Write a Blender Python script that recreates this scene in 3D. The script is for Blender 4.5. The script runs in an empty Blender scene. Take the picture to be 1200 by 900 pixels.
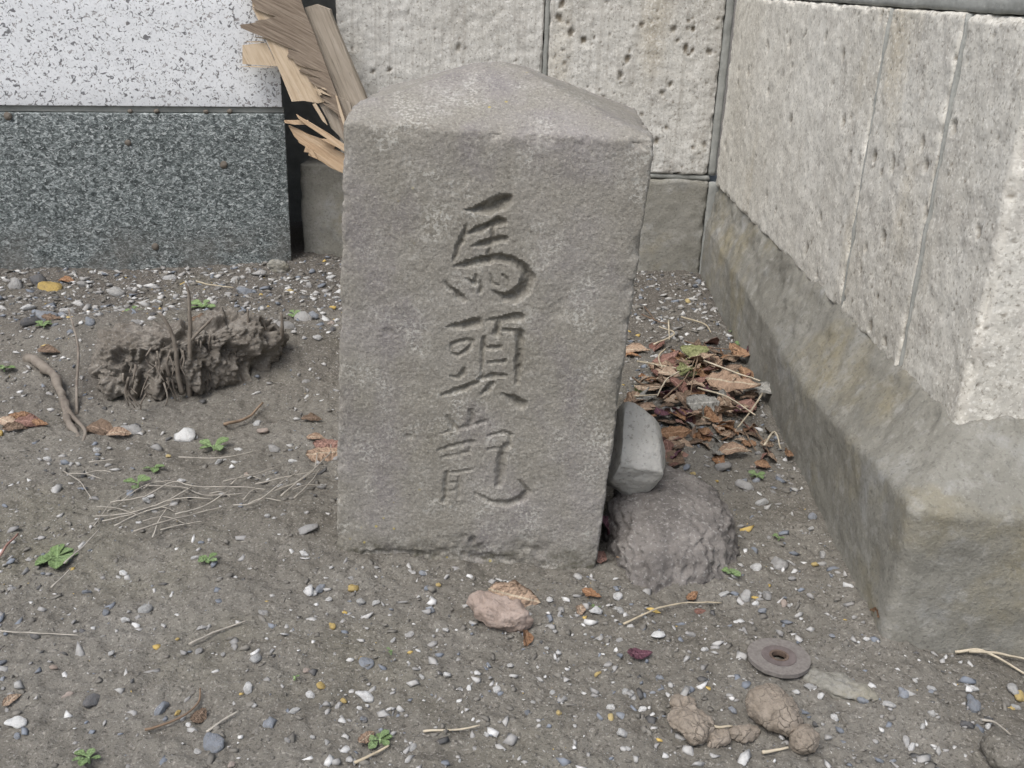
import bpy, math, random
import numpy as np
from mathutils import Vector, Matrix, Euler

# ------------------------------------------------------------------ camera
F_PX, PITCH, ROLL, CAM_H = 1170.0, math.radians(22.0), math.radians(2.2), 0.6
sc = bpy.context.scene
COL = sc.collection
_f = np.array([0, math.cos(PITCH), -math.sin(PITCH)])
_r0 = np.array([1.0, 0, 0]); _u0 = np.cross(_r0, _f)
_R = math.cos(ROLL) * _r0 + math.sin(ROLL) * _u0
_U = -math.sin(ROLL) * _r0 + math.cos(ROLL) * _u0
CAM = np.array([0, 0, CAM_H])
cam_data = bpy.data.cameras.new('camera')
cam = bpy.data.objects.new('camera', cam_data)
COL.objects.link(cam)
cam_data.sensor_width = 36.0
cam_data.lens = F_PX / 1200.0 * 36.0
cam_data.clip_start = 0.02
cam_data.clip_end = 500
m = Matrix(((_R[0], _U[0], -_f[0], 0), (_R[1], _U[1], -_f[1], 0), (_R[2], _U[2], -_f[2], CAM_H), (0, 0, 0, 1)))
cam.matrix_world = m
sc.camera = cam

# ------------------------------------------------------------------ world, sun, exposure
SUN_EL, SUN_AZ = math.radians(58), math.radians(-145)   # azimuth from +Y (north), clockwise
w = bpy.data.worlds.new('World'); sc.world = w; w.use_nodes = True
wn = w.node_tree
for n in list(wn.nodes): wn.nodes.remove(n)
sky = wn.nodes.new('ShaderNodeTexSky'); sky.sky_type = 'NISHITA'; sky.sun_disc = False
sky.sun_elevation = SUN_EL; sky.sun_rotation = SUN_AZ
sky.dust_density = 4.0; sky.air_density = 1.0; sky.ozone_density = 0.6
hs = wn.nodes.new('ShaderNodeHueSaturation'); hs.inputs['Saturation'].default_value = 0.75
bg = wn.nodes.new('ShaderNodeBackground'); bg.inputs['Strength'].default_value = 0.14
wo = wn.nodes.new('ShaderNodeOutputWorld')
wn.links.new(sky.outputs[0], hs.inputs['Color']); wn.links.new(hs.outputs[0], bg.inputs['Color'])
wn.links.new(bg.outputs[0], wo.inputs['Surface'])
sd = bpy.data.lights.new('sun', 'SUN'); sd.energy = 1.5; sd.angle = math.radians(30); sd.color = (0.985, 0.995, 1.0)
sun = bpy.data.objects.new('sun', sd); COL.objects.link(sun)
_sv = Vector((math.sin(SUN_AZ) * math.cos(SUN_EL), math.cos(SUN_AZ) * math.cos(SUN_EL), math.sin(SUN_EL)))
sun.rotation_euler = _sv.to_track_quat('Z', 'Y').to_euler()
sun.location = (-2, -2, 4)
vs = sc.view_settings
vs.view_transform = 'Standard'; vs.look = 'None'; vs.gamma = 1.0; vs.use_curve_mapping = False
vs.exposure = 0.46

# ------------------------------------------------------------------ helpers: noise
def _hash(ix, iy, iz, seed):
    h = (ix * 374761393 + iy * 668265263 + iz * 2147483647 + seed * 974711) & 0xFFFFFFFF
    h = ((h ^ (h >> 13)) * 1274126177) & 0xFFFFFFFF
    h = ((h ^ (h >> 16)) * 2246822519) & 0xFFFFFFFF
    return h ^ (h >> 15)

_ang = np.linspace(0, 1, 256, endpoint=False)
_rs = np.random.RandomState(5)
_grad = _rs.normal(size=(256, 3)); _grad /= np.linalg.norm(_grad, axis=1)[:, None]

def noise3(p, seed=0):
    p = np.asarray(p, float)
    i = np.floor(p).astype(np.int64); f = p - i
    u = f * f * f * (f * (f * 6 - 15) + 10)
    out = 0
    for dx in (0, 1):
        wx = u[:, 0] if dx else 1 - u[:, 0]
        for dy in (0, 1):
            wy = u[:, 1] if dy else 1 - u[:, 1]
            for dz in (0, 1):
                wz = u[:, 2] if dz else 1 - u[:, 2]
                g = _grad[_hash(i[:, 0] + dx, i[:, 1] + dy, i[:, 2] + dz, seed) & 255]
                d = g[:, 0] * (f[:, 0] - dx) + g[:, 1] * (f[:, 1] - dy) + g[:, 2] * (f[:, 2] - dz)
                out = out + wx * wy * wz * d
    return out * 1.6

def fbm(p, freq, octv=4, seed=0, gain=0.5):
    p = np.asarray(p, float); a = 1.0; s = 0
    for k in range(octv):
        s = s + a * noise3(p * freq, seed + k); a *= gain; freq *= 2.03
    return s

def sstep(a, b, x):
    t = np.clip((x - a) / (b - a), 0, 1); return t * t * (3 - 2 * t)

# ------------------------------------------------------------------ helpers: pixels of the photo to points of the place
def ray(px, py): return _f + _R * (px - 600) / F_PX + _U * (450 - py) / F_PX
def G(px, py, z=0.0):
    d = ray(px, py); return CAM + d * ((z - CAM_H) / d[2])
def on_y(px, py, P, n):
    d = ray(px, py); return CAM + d * (((np.array(P) - CAM) @ n) / (d @ n))

# ------------------------------------------------------------------ helpers: objects
def tag(o, label=None, cat=None, group=None, kind=None):
    if label: o['label'] = label
    if cat: o['category'] = cat
    if group: o['group'] = group
    if kind: o['kind'] = kind
    return o

def thing(name, label, cat, loc=(0, 0, 0), group=None):
    o = bpy.data.objects.new(name, None); COL.objects.link(o)
    o.location = loc; o.empty_display_size = 0.02
    return tag(o, label, cat, group)

def root_loc(p):
    while p.parent: p = p.parent
    return np.array(p.location)

def mesh(name, V, Fc, smooth=True):
    V = np.asarray(V, np.float32)
    me = bpy.data.meshes.new(name)
    if isinstance(Fc, np.ndarray):
        k = Fc.shape[1]; n = len(Fc)
        me.vertices.add(len(V)); me.vertices.foreach_set('co', V.ravel())
        me.loops.add(n * k); me.loops.foreach_set('vertex_index', Fc.astype(np.int32).ravel())
        me.polygons.add(n); me.polygons.foreach_set('loop_start', np.arange(0, n * k, k, dtype=np.int32))
        me.polygons.foreach_set('loop_total', np.full(n, k, np.int32))
        me.update(calc_edges=True); me.validate()
    else:
        me.from_pydata([tuple(v) for v in V], [], [tuple(f) for f in Fc]); me.update()
    if smooth: me.polygons.foreach_set('use_smooth', np.ones(len(me.polygons), bool))
    return me

def obj(name, V, Fc, mat, parent=None, smooth=True, attrs=None, loc=None):
    """one mesh object from world coordinates; under a thing its coordinates are taken from the thing's base"""
    V = np.asarray(V, float)
    if parent is not None: V = V - root_loc(parent)
    elif loc is not None: V = V - np.array(loc)
    me = mesh(name, V, Fc, smooth)
    me.materials.append(mat)
    if attrs:
        for k, a in attrs.items():
            a = np.asarray(a, np.float32)
            if a.ndim == 1:
                at = me.attributes.new(k, 'FLOAT', 'POINT'); at.data.foreach_set('value', a)
            else:
                at = me.attributes.new(k, 'FLOAT_COLOR', 'POINT')
                at.data.foreach_set('color', np.c_[a, np.ones(len(a))].astype(np.float32).ravel())
    o = bpy.data.objects.new(name, me); COL.objects.link(o)
    if parent is not None: o.parent = parent
    elif loc is not None: o.location = loc
    return o

def merge(parts):
    Vs, Fs, n = [], [], 0
    for V, Fc in parts:
        Vs.append(np.asarray(V)); Fs += [tuple(i + n for i in f) for f in Fc]; n += len(V)
    return np.concatenate(Vs), Fs

def axis_pts(a, b, step, edge=None):
    """positions along an axis, with extra loops close to both ends"""
    n = max(2, int(round((b - a) / step)))
    t = list(np.linspace(a, b, n + 1))
    if edge:
        for e in edge:
            if e < (b - a) / 2: t += [a + e, b - e]
    return np.array(sorted(set(np.round(t, 6))))

def box_grid(X, Y, Z):
    """surface of a box as a merged quad grid over the given axis positions"""
    keys, idx, quads = {}, [], []
    nx, ny, nz = len(X), len(Y), len(Z)
    faces = []
    def add(I, J, K):      # arrays of index grids (2-D)
        faces.append((I, J, K))
    a, b = np.meshgrid(np.arange(nx), np.arange(nz), indexing='ij')
    add(a, np.zeros_like(a), b); add(a[::-1], np.full_like(a, ny - 1), b)
    a, b = np.meshgrid(np.arange(ny), np.arange(nz), indexing='ij')
    add(np.zeros_like(a), a[::-1], b); add(np.full_like(a, nx - 1), a, b)
    a, b = np.meshgrid(np.arange(nx), np.arange(ny), indexing='ij')
    add(a, b, np.full_like(a, nz - 1)); add(a, b[:, ::-1], np.zeros_like(a))
    Q, allk = [], []
    for I, J, K in faces:
        key = (I * ny + J) * nz + K
        Q.append(np.stack([key[:-1, :-1], key[1:, :-1], key[1:, 1:], key[:-1, 1:]], -1).reshape(-1, 4))
    Q = np.concatenate(Q)
    u, inv = np.unique(Q, return_inverse=True)
    Qn = inv.reshape(-1, 4)
    K = u % nz; J = (u // nz) % ny; I = u // (nz * ny)
    return np.stack([X[I], Y[J], Z[K]], 1), Qn

def round_box(V, lo, hi, r):
    lo = np.array(lo); hi = np.array(hi)
    c = np.clip(V, lo + r, hi - r); d = V - c
    L = np.linalg.norm(d, axis=1)
    inner = L < 1e-9
    N = np.where(inner[:, None], 0, d / np.maximum(L, 1e-9)[:, None])
    return c + N * np.minimum(L, r)[:, None], N

def sphere_mesh(sub=2):
    import bmesh
    bm = bmesh.new(); bmesh.ops.create_icosphere(bm, subdivisions=sub, radius=1.0)
    V = np.array([v.co[:] for v in bm.verts]); Fc = np.array([[v.index for v in f.verts] for f in bm.faces])
    bm.free(); return V, Fc

ICO = {k: sphere_mesh(k) for k in (1, 2, 3, 5, 6, 7)}

def tube(pts, rad, seg=6, cap=True):
    P = np.array(pts, float); n = len(P)
    rad = np.full(n, rad) if np.isscalar(rad) else np.array(rad, float)
    T = np.gradient(P, axis=0); T /= np.maximum(np.linalg.norm(T, axis=1), 1e-9)[:, None]
    ref = np.array([0.3, 0.2, 1.0]) if abs(T[0] @ np.array([0, 0, 1])) < 0.8 else np.array([1.0, 0.1, 0])
    A = np.cross(T, ref); A /= np.linalg.norm(A, axis=1)[:, None]; B = np.cross(T, A)
    V = []
    for i in range(n):
        for k in range(seg):
            a = 2 * math.pi * k / seg
            V.append(P[i] + rad[i] * (A[i] * math.cos(a) + B[i] * math.sin(a)))
    Fc = []
    for i in range(n - 1):
        for k in range(seg):
            Fc.append((i * seg + k, i * seg + (k + 1) % seg, (i + 1) * seg + (k + 1) % seg, (i + 1) * seg + k))
    if cap: Fc += [tuple(range(seg))[::-1], tuple(range((n - 1) * seg, n * seg))]
    return np.array(V), Fc

def smooth_path(pts, n=4):
    P = np.array(pts, float)
    if len(P) < 3: return np.array([P[0] + (P[-1] - P[0]) * t for t in np.linspace(0, 1, n + 1)])
    out = []
    Q = np.vstack([2 * P[0] - P[1], P, 2 * P[-1] - P[-2]])
    for i in range(1, len(Q) - 2):
        for t in np.linspace(0, 1, n, endpoint=False):
            a, b, c, d = Q[i - 1], Q[i], Q[i + 1], Q[i + 2]
            out.append(0.5 * ((2 * b) + (-a + c) * t + (2 * a - 5 * b + 4 * c - d) * t * t + (-a + 3 * b - 3 * c + d) * t ** 3))
    out.append(P[-1]); return np.array(out)

# ------------------------------------------------------------------ materials
class NT:
    def __init__(s, name, rough=0.9, spec=0.2):
        s.m = bpy.data.materials.new(name); s.m.use_nodes = True
        s.t = s.m.node_tree; s.b = s.t.nodes['Principled BSDF']
        s.b.inputs['Roughness'].default_value = rough
        s.b.inputs['Specular IOR Level'].default_value = spec
        s.co = s.t.nodes.new('ShaderNodeTexCoord').outputs['Object']
    def new(s, k): return s.t.nodes.new(k)
    def set(s, sock, v):
        if hasattr(v, 'is_linked') or isinstance(v, bpy.types.NodeSocket): s.t.links.new(v, sock)
        elif isinstance(v, (tuple, list)) and len(v) == 3 and len(sock.default_value) == 4: sock.default_value = (*v, 1)
        else: sock.default_value = v
    def map(s, scale=(1, 1, 1), rot=(0, 0, 0), vec=None):
        n = s.new('ShaderNodeMapping'); s.set(n.inputs['Vector'], vec or s.co)
        n.inputs['Scale'].default_value = scale; n.inputs['Rotation'].default_value = rot; return n.outputs[0]
    def noise(s, scale, detail=3, rough=0.55, dist=0, vec=None):
        n = s.new('ShaderNodeTexNoise'); s.set(n.inputs['Vector'], vec or s.co)
        n.inputs['Scale'].default_value = scale; n.inputs['Detail'].default_value = detail
        n.inputs['Roughness'].default_value = rough; n.inputs['Distortion'].default_value = dist
        return n.outputs['Fac']
    def voro(s, scale, feature='F1', vec=None, out='Distance', rnd=1.0):
        n = s.new('ShaderNodeTexVoronoi'); n.feature = feature; s.set(n.inputs['Vector'], vec or s.co)
        n.inputs['Scale'].default_value = scale; n.inputs['Randomness'].default_value = rnd; return n.outputs[out]
    def rng(s, v, a, b, c=0.0, d=1.0):
        n = s.new('ShaderNodeMapRange'); s.set(n.inputs[0], v)
        for i, q in enumerate((a, b, c, d)): n.inputs[i + 1].default_value = q
        return n.outputs[0]
    def math(s, op, a, b=0.0):
        n = s.new('ShaderNodeMath'); n.operation = op; s.set(n.inputs[0], a); s.set(n.inputs[1], b); return n.outputs[0]
    def mix(s, fac, a, b):
        n = s.new('ShaderNodeMix'); n.data_type = 'RGBA'
        s.set(n.inputs[0], fac); s.set(n.inputs[6], a); s.set(n.inputs[7], b); return n.outputs[2]
    def ramp(s, v, stops):
        n = s.new('ShaderNodeValToRGB'); s.set(n.inputs[0], v); e = n.color_ramp.elements
        while len(e) < len(stops): e.new(0.5)
        for q, (p, c) in zip(e, stops): q.position = p; q.color = (*c, 1)
        return n.outputs[0]
    def attr(s, name, out='Fac'):
        n = s.new('ShaderNodeAttribute'); n.attribute_name = name; return n.outputs[out]
    def rand(s): return s.new('ShaderNodeObjectInfo').outputs['Random']
    def sep(s, ax): 
        n = s.new('ShaderNodeSeparateXYZ'); s.set(n.inputs[0], s.co); return n.outputs[ax]
    def color(s, c): s.set(s.b.inputs['Base Color'], c); return s
    def bump(s, h, strength=0.5, dist=0.002):
        n = s.new('ShaderNodeBump'); s.set(n.inputs['Height'], h)
        n.inputs['Strength'].default_value = strength; n.inputs['Distance'].default_value = dist
        if s.b.inputs['Normal'].is_linked:
            s.t.links.new(s.b.inputs['Normal'].links[0].from_socket, n.inputs['Normal'])
        s.t.links.new(n.outputs[0], s.b.inputs['Normal']); return s

def m_marker():
    t = NT('weathered_marker_stone', 0.95, 0.15)
    c = t.ramp(t.noise(7, 5, 0.6), [(0.30, (0.192, 0.179, 0.148)), (0.5, (0.232, 0.219, 0.191)), (0.70, (0.250, 0.235, 0.226))])
    c = t.mix(t.rng(t.noise(16, 4, 0.6, vec=t.map((1, 1, 0.6))), 0.52, 0.68, 0, 0.55), c, (0.175, 0.160, 0.165))
    c = t.mix(t.rng(t.noise(420, 2, 0.6), 0.50, 0.68, 0, 0.5), c, (0.38, 0.36, 0.315))
    c = t.mix(t.rng(t.noise(330, 2, 0.6, vec=t.map((1, 1, 1), (1, 2, 0))), 0.54, 0.72, 0, 0.55), c, (0.100, 0.090, 0.076))
    # pale crusty lichen patches
    li = t.math('MULTIPLY', t.rng(t.noise(22, 4, 0.65, vec=t.map((1, 1, 1), (0.4, 0, 1))), 0.50, 0.64), t.rng(t.noise(300, 3, 0.6), 0.50, 0.57))
    c = t.mix(t.math('MULTIPLY', li, 0.62), c, (0.45, 0.44, 0.40))
    c = t.mix(t.rng(t.noise(230, 2, 0.5, vec=t.map((1, 1, 1), (0, 2, 1))), 0.60, 0.67, 0, 0.35), c, (0.40, 0.385, 0.345))
    c = t.mix(t.math('MULTIPLY', t.rng(t.sep(2), 0.035, 0.005), t.rng(t.noise(40, 4, 0.7), 0.45, 0.62)), c, (0.085, 0.080, 0.058))
    # a few yellow lichen dots
    ye = t.math('MULTIPLY', t.rng(t.voro(60), 0.12, 0.07), t.rng(t.noise(5, 2, vec=t.map((1, 1, 1), (2, 0, 0))), 0.60, 0.66))
    c = t.mix(t.math('MULTIPLY', ye, 0.7), c, (0.45, 0.36, 0.08))
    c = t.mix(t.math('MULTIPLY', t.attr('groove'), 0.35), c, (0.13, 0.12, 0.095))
    t.color(c)
    t.bump(t.noise(330, 3, 0.7), 0.5, 0.0018); t.bump(t.noise(900, 2, 0.6), 0.5, 0.0009)
    return t.m

def m_tuff(name, tint=(1, 1, 1), tool=False, rot=0):
    t = NT(name, 0.95, 0.15)
    k = lambda r, g, b: (r * tint[0], g * tint[1], b * tint[2])
    c = t.ramp(t.noise(4.5, 5, 0.6, vec=t.map((1, 1, 0.6), (rot, rot, 0))), [(0.28, k(0.45, 0.435, 0.40)), (0.5, k(0.56, 0.55, 0.52)), (0.72, k(0.63, 0.625, 0.60))])
    c = t.mix(t.rng(t.noise(24, 5, 0.7), 0.50, 0.66, 0, 0.6), c, k(0.36, 0.345, 0.325))
    c = t.mix(t.rng(t.noise(3.2, 3, 0.6, vec=t.map((1.4, 1.4, 0.5), (0, 0, 1))), 0.57, 0.70, 0, 0.35), c, k(0.44, 0.36, 0.22))
    c = t.mix(t.rng(t.noise(230, 3, 0.6), 0.52, 0.66, 0, 0.75), c, k(0.72, 0.715, 0.69))
    c = t.mix(t.rng(t.noise(200, 3, 0.7, vec=t.map((1, 1, 1), (1, 1, 0))), 0.54, 0.68, 0, 0.75), c, k(0.20, 0.185, 0.16))
    if tool:
        ln = t.noise(120, 2, 0.5, vec=t.map((1, 1, 0.03)))
        c = t.mix(t.rng(ln, 0.5, 0.66, 0, 0.35), c, k(0.30, 0.28, 0.25)); t.bump(ln, 0.5, 0.002)
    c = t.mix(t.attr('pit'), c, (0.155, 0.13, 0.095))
    t.color(c); t.bump(t.noise(190, 4, 0.7), 0.55, 0.0018)
    return t.m

def m_plinth():
    t = NT('weathered_cement', 0.95, 0.15)
    c = t.ramp(t.noise(5, 5, 0.6), [(0.3, (0.178, 0.171, 0.146)), (0.5, (0.230, 0.223, 0.193)), (0.7, (0.285, 0.277, 0.247))])
    c = t.mix(t.rng(t.noise(7, 4, 0.6, vec=t.map((1, 1, 1), (0, 1, 0))), 0.52, 0.68, 0, 0.45), c, (0.27, 0.225, 0.115))
    c = t.mix(t.rng(t.noise(12, 5, 0.7, vec=t.map((1, 1, 1), (1, 1, 0))), 0.54, 0.66, 0, 0.5), c, (0.33, 0.335, 0.33))
    c = t.mix(t.rng(t.noise(240, 4, 0.7), 0.56, 0.72, 0, 0.45), c, (0.40, 0.39, 0.36))
    c = t.mix(t.rng(t.noise(3.0, 4, 0.65, 0.5, vec=t.map((1, 1, 1), (2, 0, 1))), 0.52, 0.70, 0, 0.35), c, (0.145, 0.140, 0.118))
    c = t.mix(t.rng(t.noise(210, 3, 0.65, vec=t.map((1, 1, 1), (2, 1, 0))), 0.54, 0.70, 0, 0.6), c, (0.11, 0.105, 0.09))
    c = t.mix(t.rng(t.noise(45, 5, 0.75), 0.52, 0.68, 0, 0.28), c, (0.135, 0.130, 0.110))
    c = t.mix(t.rng(t.noise(38, 5, 0.75, vec=t.map((1, 1, 1), (1, 0, 2))), 0.54, 0.66, 0, 0.5), c, (0.345, 0.34, 0.315))
    t.color(c); t.bump(t.noise(170, 5, 0.75), 0.8, 0.0025)
    return t.m

def m_mortar(name='grey_mortar', k=1.0):
    t = NT(name, 0.95, 0.15)
    c = t.ramp(t.noise(30, 4, 0.6), [(0.3, (0.21 * k, 0.215 * k, 0.20 * k)), (0.7, (0.31 * k, 0.315 * k, 0.295 * k))])
    t.color(c); t.bump(t.noise(200, 4, 0.7), 0.6, 0.002); return t.m

def m_granite():
    t = NT('dark_speckled_granite', 0.55, 0.4)
    v = t.map((1, 1, 1.5), (0, 0.6, 0))
    c = t.ramp(t.noise(100, 4, 0.72, 1.2, v), [(0.36, (0.026, 0.032, 0.032)), (0.46, (0.075, 0.088, 0.087)), (0.54, (0.16, 0.182, 0.178)), (0.66, (0.40, 0.435, 0.43))])
    c = t.mix(t.rng(t.noise(160, 2, 0.5, 1.0, t.map((1, 1, 1.6), (1, -0.7, 0))), 0.58, 0.67, 0, 0.85), c, (0.55, 0.58, 0.57))
    dirt = t.math('MULTIPLY', t.rng(t.sep(2), 0.11, 0.0), t.rng(t.noise(14, 4), 0.35, 0.6))
    c = t.mix(t.math('MULTIPLY', dirt, 0.7), c, (0.13, 0.12, 0.105))
    t.color(c); t.bump(t.noise(140, 3, 0.6), 0.35, 0.001); return t.m

def m_white_panel():
    t = NT('white_speckled_panel', 0.6, 0.3)
    c = t.ramp(t.noise(60, 3, 0.6), [(0.3, (0.71, 0.725, 0.735)), (0.7, (0.79, 0.805, 0.815))])
    c = t.mix(t.rng(t.noise(105, 2, 0.5, 1.2), 0.60, 0.635, 0, 0.9), c, (0.11, 0.11, 0.115))
    c = t.mix(t.rng(t.noise(150, 2, 0.5, 1.0, t.map((1, 1, 1), (1, 1, 0))), 0.60, 0.65, 0, 0.75), c, (0.22, 0.20, 0.19))
    c = t.mix(t.rng(t.noise(230, 2, 0.5), 0.55, 0.68, 0, 0.35), c, (0.42, 0.43, 0.45))
    t.color(c); t.bump(t.noise(150, 3, 0.6), 0.3, 0.001); return t.m

def m_soil():
    t = NT('dusty_gravelly_soil', 0.97, 0.1)
    c = t.ramp(t.noise(4.5, 6, 0.62), [(0.28, (0.127, 0.117, 0.098)), (0.5, (0.174, 0.163, 0.140)), (0.72, (0.215, 0.204, 0.179))])
    c = t.mix(t.rng(t.noise(14, 5, 0.7, 0.4), 0.54, 0.68, 0, 0.55), c, (0.225, 0.212, 0.185))
    c = t.mix(t.rng(t.noise(38, 5, 0.75), 0.52, 0.70, 0, 0.55), c, (0.100, 0.090, 0.076))
    back_tone = t.rng(t.math('ADD', t.noise(2.6, 4, 0.6), t.rng(t.sep(1), 1.05, 2.0, -0.05, 0.42)), 0.60, 0.85, 0, 0.75)  # darker tone that grows towards the back, broken up by noise
    c = t.mix(back_tone, c, (0.098, 0.088, 0.078))
    c = t.mix(t.rng(t.noise(2.2, 3, 0.6, vec=t.map((1, 1, 1), (0, 0, 1))), 0.55, 0.70, 0, 0.35), c, (0.175, 0.165, 0.110))
    c = t.mix(t.rng(t.noise(330, 2, 0.6), 0.56, 0.70, 0, 0.75), c, (0.34, 0.32, 0.285))
    c = t.mix(t.rng(t.noise(300, 2, 0.6, vec=t.map((1, 1, 1), (1, 1, 0))), 0.55, 0.68, 0, 0.7), c, (0.060, 0.054, 0.048))
    t.color(c); t.bump(t.noise(200, 5, 0.75), 0.9, 0.003); t.bump(t.noise(600, 3, 0.7), 0.5, 0.001)
    return t.m

def m_grit():
    t = NT('mixed_grit', 0.85, 0.25)
    c = t.attr('col', 'Color')
    c = t.mix(t.rng(t.noise(220, 3), 0.45, 0.7, 0, 0.35), c, (0.17, 0.155, 0.135))
    t.color(c); t.bump(t.noise(400, 3), 0.4, 0.001); return t.m

def m_pebble(name, c1, c2, dirt=0.4, rough=0.8):
    t = NT(name, rough, 0.25)
    c = t.mix(t.rand(), c1, c2)
    c = t.mix(t.rng(t.noise(2.5, 4, 0.65), 0.48, 0.68, 0, dirt), c, (0.16, 0.145, 0.125))
    c = t.mix(t.rng(t.noise(9, 3, 0.65), 0.52, 0.70, 0, 0.3), c, tuple(0.55 * q for q in c1))
    t.color(c); t.bump(t.noise(8, 4, 0.7), 0.5, 0.08); return t.m

def m_rock(name, c1, c2, c3, scale=1.0, speck=(0.40, 0.39, 0.37), sp=0.5):
    t = NT(name, 0.92, 0.2)
    c = t.ramp(t.noise(18 * scale, 5, 0.65), [(0.3, c1), (0.5, c2), (0.7, c3)])
    c = t.mix(t.rng(t.noise(260, 3, 0.6), 0.56, 0.68, 0, sp), c, speck)
    c = t.mix(t.rng(t.noise(230, 3, 0.6, vec=t.map((1, 1, 1), (1, 1, 0))), 0.56, 0.70, 0, 0.5), c, tuple(0.4 * q for q in c1))
    t.color(c); t.bump(t.noise(160, 5, 0.7), 0.7, 0.003); return t.m

def m_clay(name, c1, c2, crack=True):
    t = NT(name, 0.95, 0.12)
    c = t.ramp(t.noise(60, 5, 0.65), [(0.3, c1), (0.7, c2)])
    c = t.mix(t.rng(t.noise(380, 3, 0.7), 0.52, 0.7, 0, 0.5), c, tuple(0.5 * q for q in c1))
    if crack:
        wv = t.new('ShaderNodeVectorMath'); wv.operation = 'ADD'; t.set(wv.inputs[0], t.co); nz_ = t.new('ShaderNodeTexNoise'); nz_.inputs['Scale'].default_value = 70; t.set(nz_.inputs['Vector'], t.co)
        sc2 = t.new('ShaderNodeVectorMath'); sc2.operation = 'SCALE'; sc2.inputs['Scale'].default_value = 0.014; t.set(sc2.inputs[0], nz_.outputs['Color']); t.set(wv.inputs[1], sc2.outputs[0])
        v = t.voro(85, 'DISTANCE_TO_EDGE', vec=wv.outputs[0])
        k = t.math('MULTIPLY', t.rng(v, 0.0, 0.045, 1, 0), t.rng(t.noise(40, 3), 0.42, 0.58))
        c = t.mix(t.math('MULTIPLY', k, 0.9), c, tuple(0.25 * q for q in c1))
        t.bump(t.rng(v, 0, 0.08), 0.5, 0.001)
    t.color(c); t.bump(t.noise(330, 5, 0.75), 0.9, 0.0025); return t.m

def m_leaf(name, c1, c2):
    t = NT(name, 0.75, 0.25)
    c = t.mix(t.rand(), c1, c2)
    rib = t.rng(t.math('ABSOLUTE', t.sep(1)), 0.010, 0.022, 0.55, 0)
    c = t.mix(rib, c, tuple(min(0.6, 1.5 * q + 0.03) for q in c2))
    c = t.mix(t.rng(t.noise(3.5, 4, 0.7), 0.50, 0.66, 0, 0.6), c, tuple(0.5 * q for q in c1))
    t.color(c); t.bump(t.noise(6, 4), 0.6, 0.03 if 'weed' not in name else 0.006)
    return t.m

def m_straw(name, c1, c2):
    t = NT(name, 0.8, 0.2)
    c = t.mix(t.rand(), c1, c2)
    c = t.mix(t.rng(t.noise(70, 3), 0.45, 0.65, 0, 0.5), c, tuple(0.5 * q for q in c1))
    t.color(c); return t.m

def m_wood(name, c1, c2, c3, ang, sc_=1.0):
    t = NT(name, 0.85, 0.2)
    v = t.map((9, 60, 170), vec=t.map((1, 1, 1), (0, ang, 0)))
    g = t.noise(1.4 * sc_, 5, 0.65, 0.6, v)
    c = t.ramp(g, [(0.32, c1), (0.5, c2), (0.68, c3)])
    c = t.mix(t.rng(t.noise(14, 4), 0.5, 0.75, 0, 0.45), c, c1)
    c = t.mix(t.rng(t.noise(3.2 * sc_, 3, 0.6, 0.4, v), 0.60, 0.72, 0, 0.4), c, tuple(0.45 * q for q in c1))
    t.color(c); t.bump(g, 0.9, 0.002); return t.m

def m_plain(name, c1, c2, scale=80, rough=0.8):
    t = NT(name, rough, 0.25)
    t.color(t.ramp(t.noise(scale, 4, 0.6), [(0.3, c1), (0.7, c2)])); t.bump(t.noise(scale * 4, 3), 0.4, 0.001); return t.m

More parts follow.
